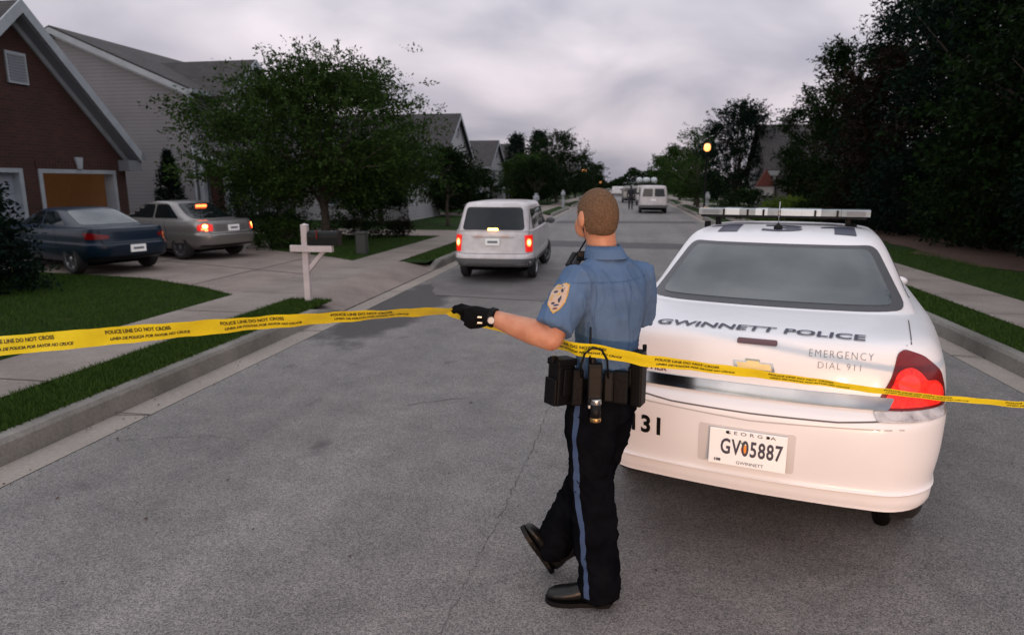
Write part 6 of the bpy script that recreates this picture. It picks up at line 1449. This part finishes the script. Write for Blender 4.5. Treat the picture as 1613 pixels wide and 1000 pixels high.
def tape_frame(path):
    F_ = []; s = 0
    for i, (p, th) in enumerate(path):
        if i: s += (p-path[i-1][0]).length
        t = (path[min(i+1, len(path)-1)][0]-path[max(i-1, 0)][0]).normalized(); up = Vector((0, 0, 1)); up = (up-t*up.dot(t)).normalized(); dp = t.cross(up).normalized()
        if dp.dot(camf) < 0: dp = -dp
        a = R(th); w_ = up*math.cos(a)+dp*math.sin(a); nn = t.cross(w_).normalized()
        if nn.dot(camf) > 0: nn = -nn
        F_.append((s, p, w_, nn))
    return F_
tp = MB(); prints = []
def tape_add(pts, texts, wf=(1, 1)):
    fr = tape_frame(tape_path([p[:3] for p in pts], [p[3] for p in pts])); S = [f[0] for f in fr]; HW = .0375
    def at(s, v, off=0):
        i = min(max(np.searchsorted(S, s)-1, 0), len(S)-2); t = (s-S[i])/(S[i+1]-S[i]+1e-9); p = fr[i][1].lerp(fr[i+1][1], t); w_ = fr[i][2].lerp(fr[i+1][2], t); n_ = fr[i][3].lerp(fr[i+1][3], t)
        v = v*float(np.interp(s, wf[0], wf[1])) if hasattr(wf[0], '__len__') else v
        rip = .0022*math.sin(s*23+v*40)+.0015*math.sin(s*51)+.0010*math.sin(v*150)
        return p+w_*v+n_*(off+rip)
    nS = int(S[-1]/.02); V = []
    for i in range(nS+1):
        for j in range(5): V.append(at(S[-1]*i/nS, -HW+2*HW*j/4))
    tp.add(V, [(i*5+j, i*5+j+1, (i+1)*5+j+1, (i+1)*5+j) for i in range(nS) for j in range(4)], M['tape'])
    for (s0, sgn) in texts:
        for (txt, sz, v0, it, ds, xs) in (('POLICE LINE DO NOT CROSS', .0215, .016, 0, 0, .86), ('LINEA DE POLICIA POR FAVOR NO CRUCE', .0165, -.014, .35, -.035 if sgn < 0 else .035, .94)):
            v, f = text2d(txt, sz, xs=xs, italic=it, bold=.0007); prn = MB(); prn.add([at(s0+ds+sgn*a, v0+b_, .0016) for a, b_ in v], f, M['tapetxt']); prints.append(prn)
tape_add(Lp, [(.36+.005, -1)]+[(.36+.432*k, -1) for k in range(1, 9)])
tape_add(Rp, [(.62+.432*k, 1) for k in range(0, 7)], ((0, .55, .85, 1.1, 1.5, 1.75, 2.0, 2.5, 3.0), (1, .9, .78, .62, .43, .36, .33, .42, .6)))
to = tp.build('barrier_tape', None, True); [q.build('print', to) for q in prints]
tag(to, 'long yellow printed tape running from the left edge through the gloved hand to the right', 'barrier tape')
# ------------------------------------------------------------------ distant pedestrian
fp = thing('person', 'tiny distant person in dark clothes walking in the road left of the far van', 'person', (.25, 46.5, 0))
b = MB(); DK = M['dark']; loft(b, [(Vector((0, 0, z)), a, q, 0) for z, a, q in ((.75, .15, .10), (.95, .14, .10), (1.2, .18, .12), (1.32, .19, .11), (1.38, .08, .07), (1.45, .055, .055))], DK)
for s in (-1, 1):
    limb(b, [Vector((s*.09, 0, .8)), Vector((s*.10, .05*s, .42)), Vector((s*.10, -.06*s, .06))], [.09, .065, .05], DK); limb(b, [Vector((s*.19, 0, 1.28)), Vector((s*.24, -.02, 1.0)), Vector((s*.23, .05, .78))], [.05, .045, .035], DK)
    b.ell((s*.10, -.06*s+.05, .045), (.045, .13, .045), DK, 10, 6)
b.ell((0, .01, 1.52), (.075, .09, .11), DK, 14, 10); bd = fuse('body', b, .02, fp, DK, 2)
mb = MB(); mb.ell((0, .06, 1.50), (.06, .045, .075), SK, 12, 8); mb.build('face', fp, True)
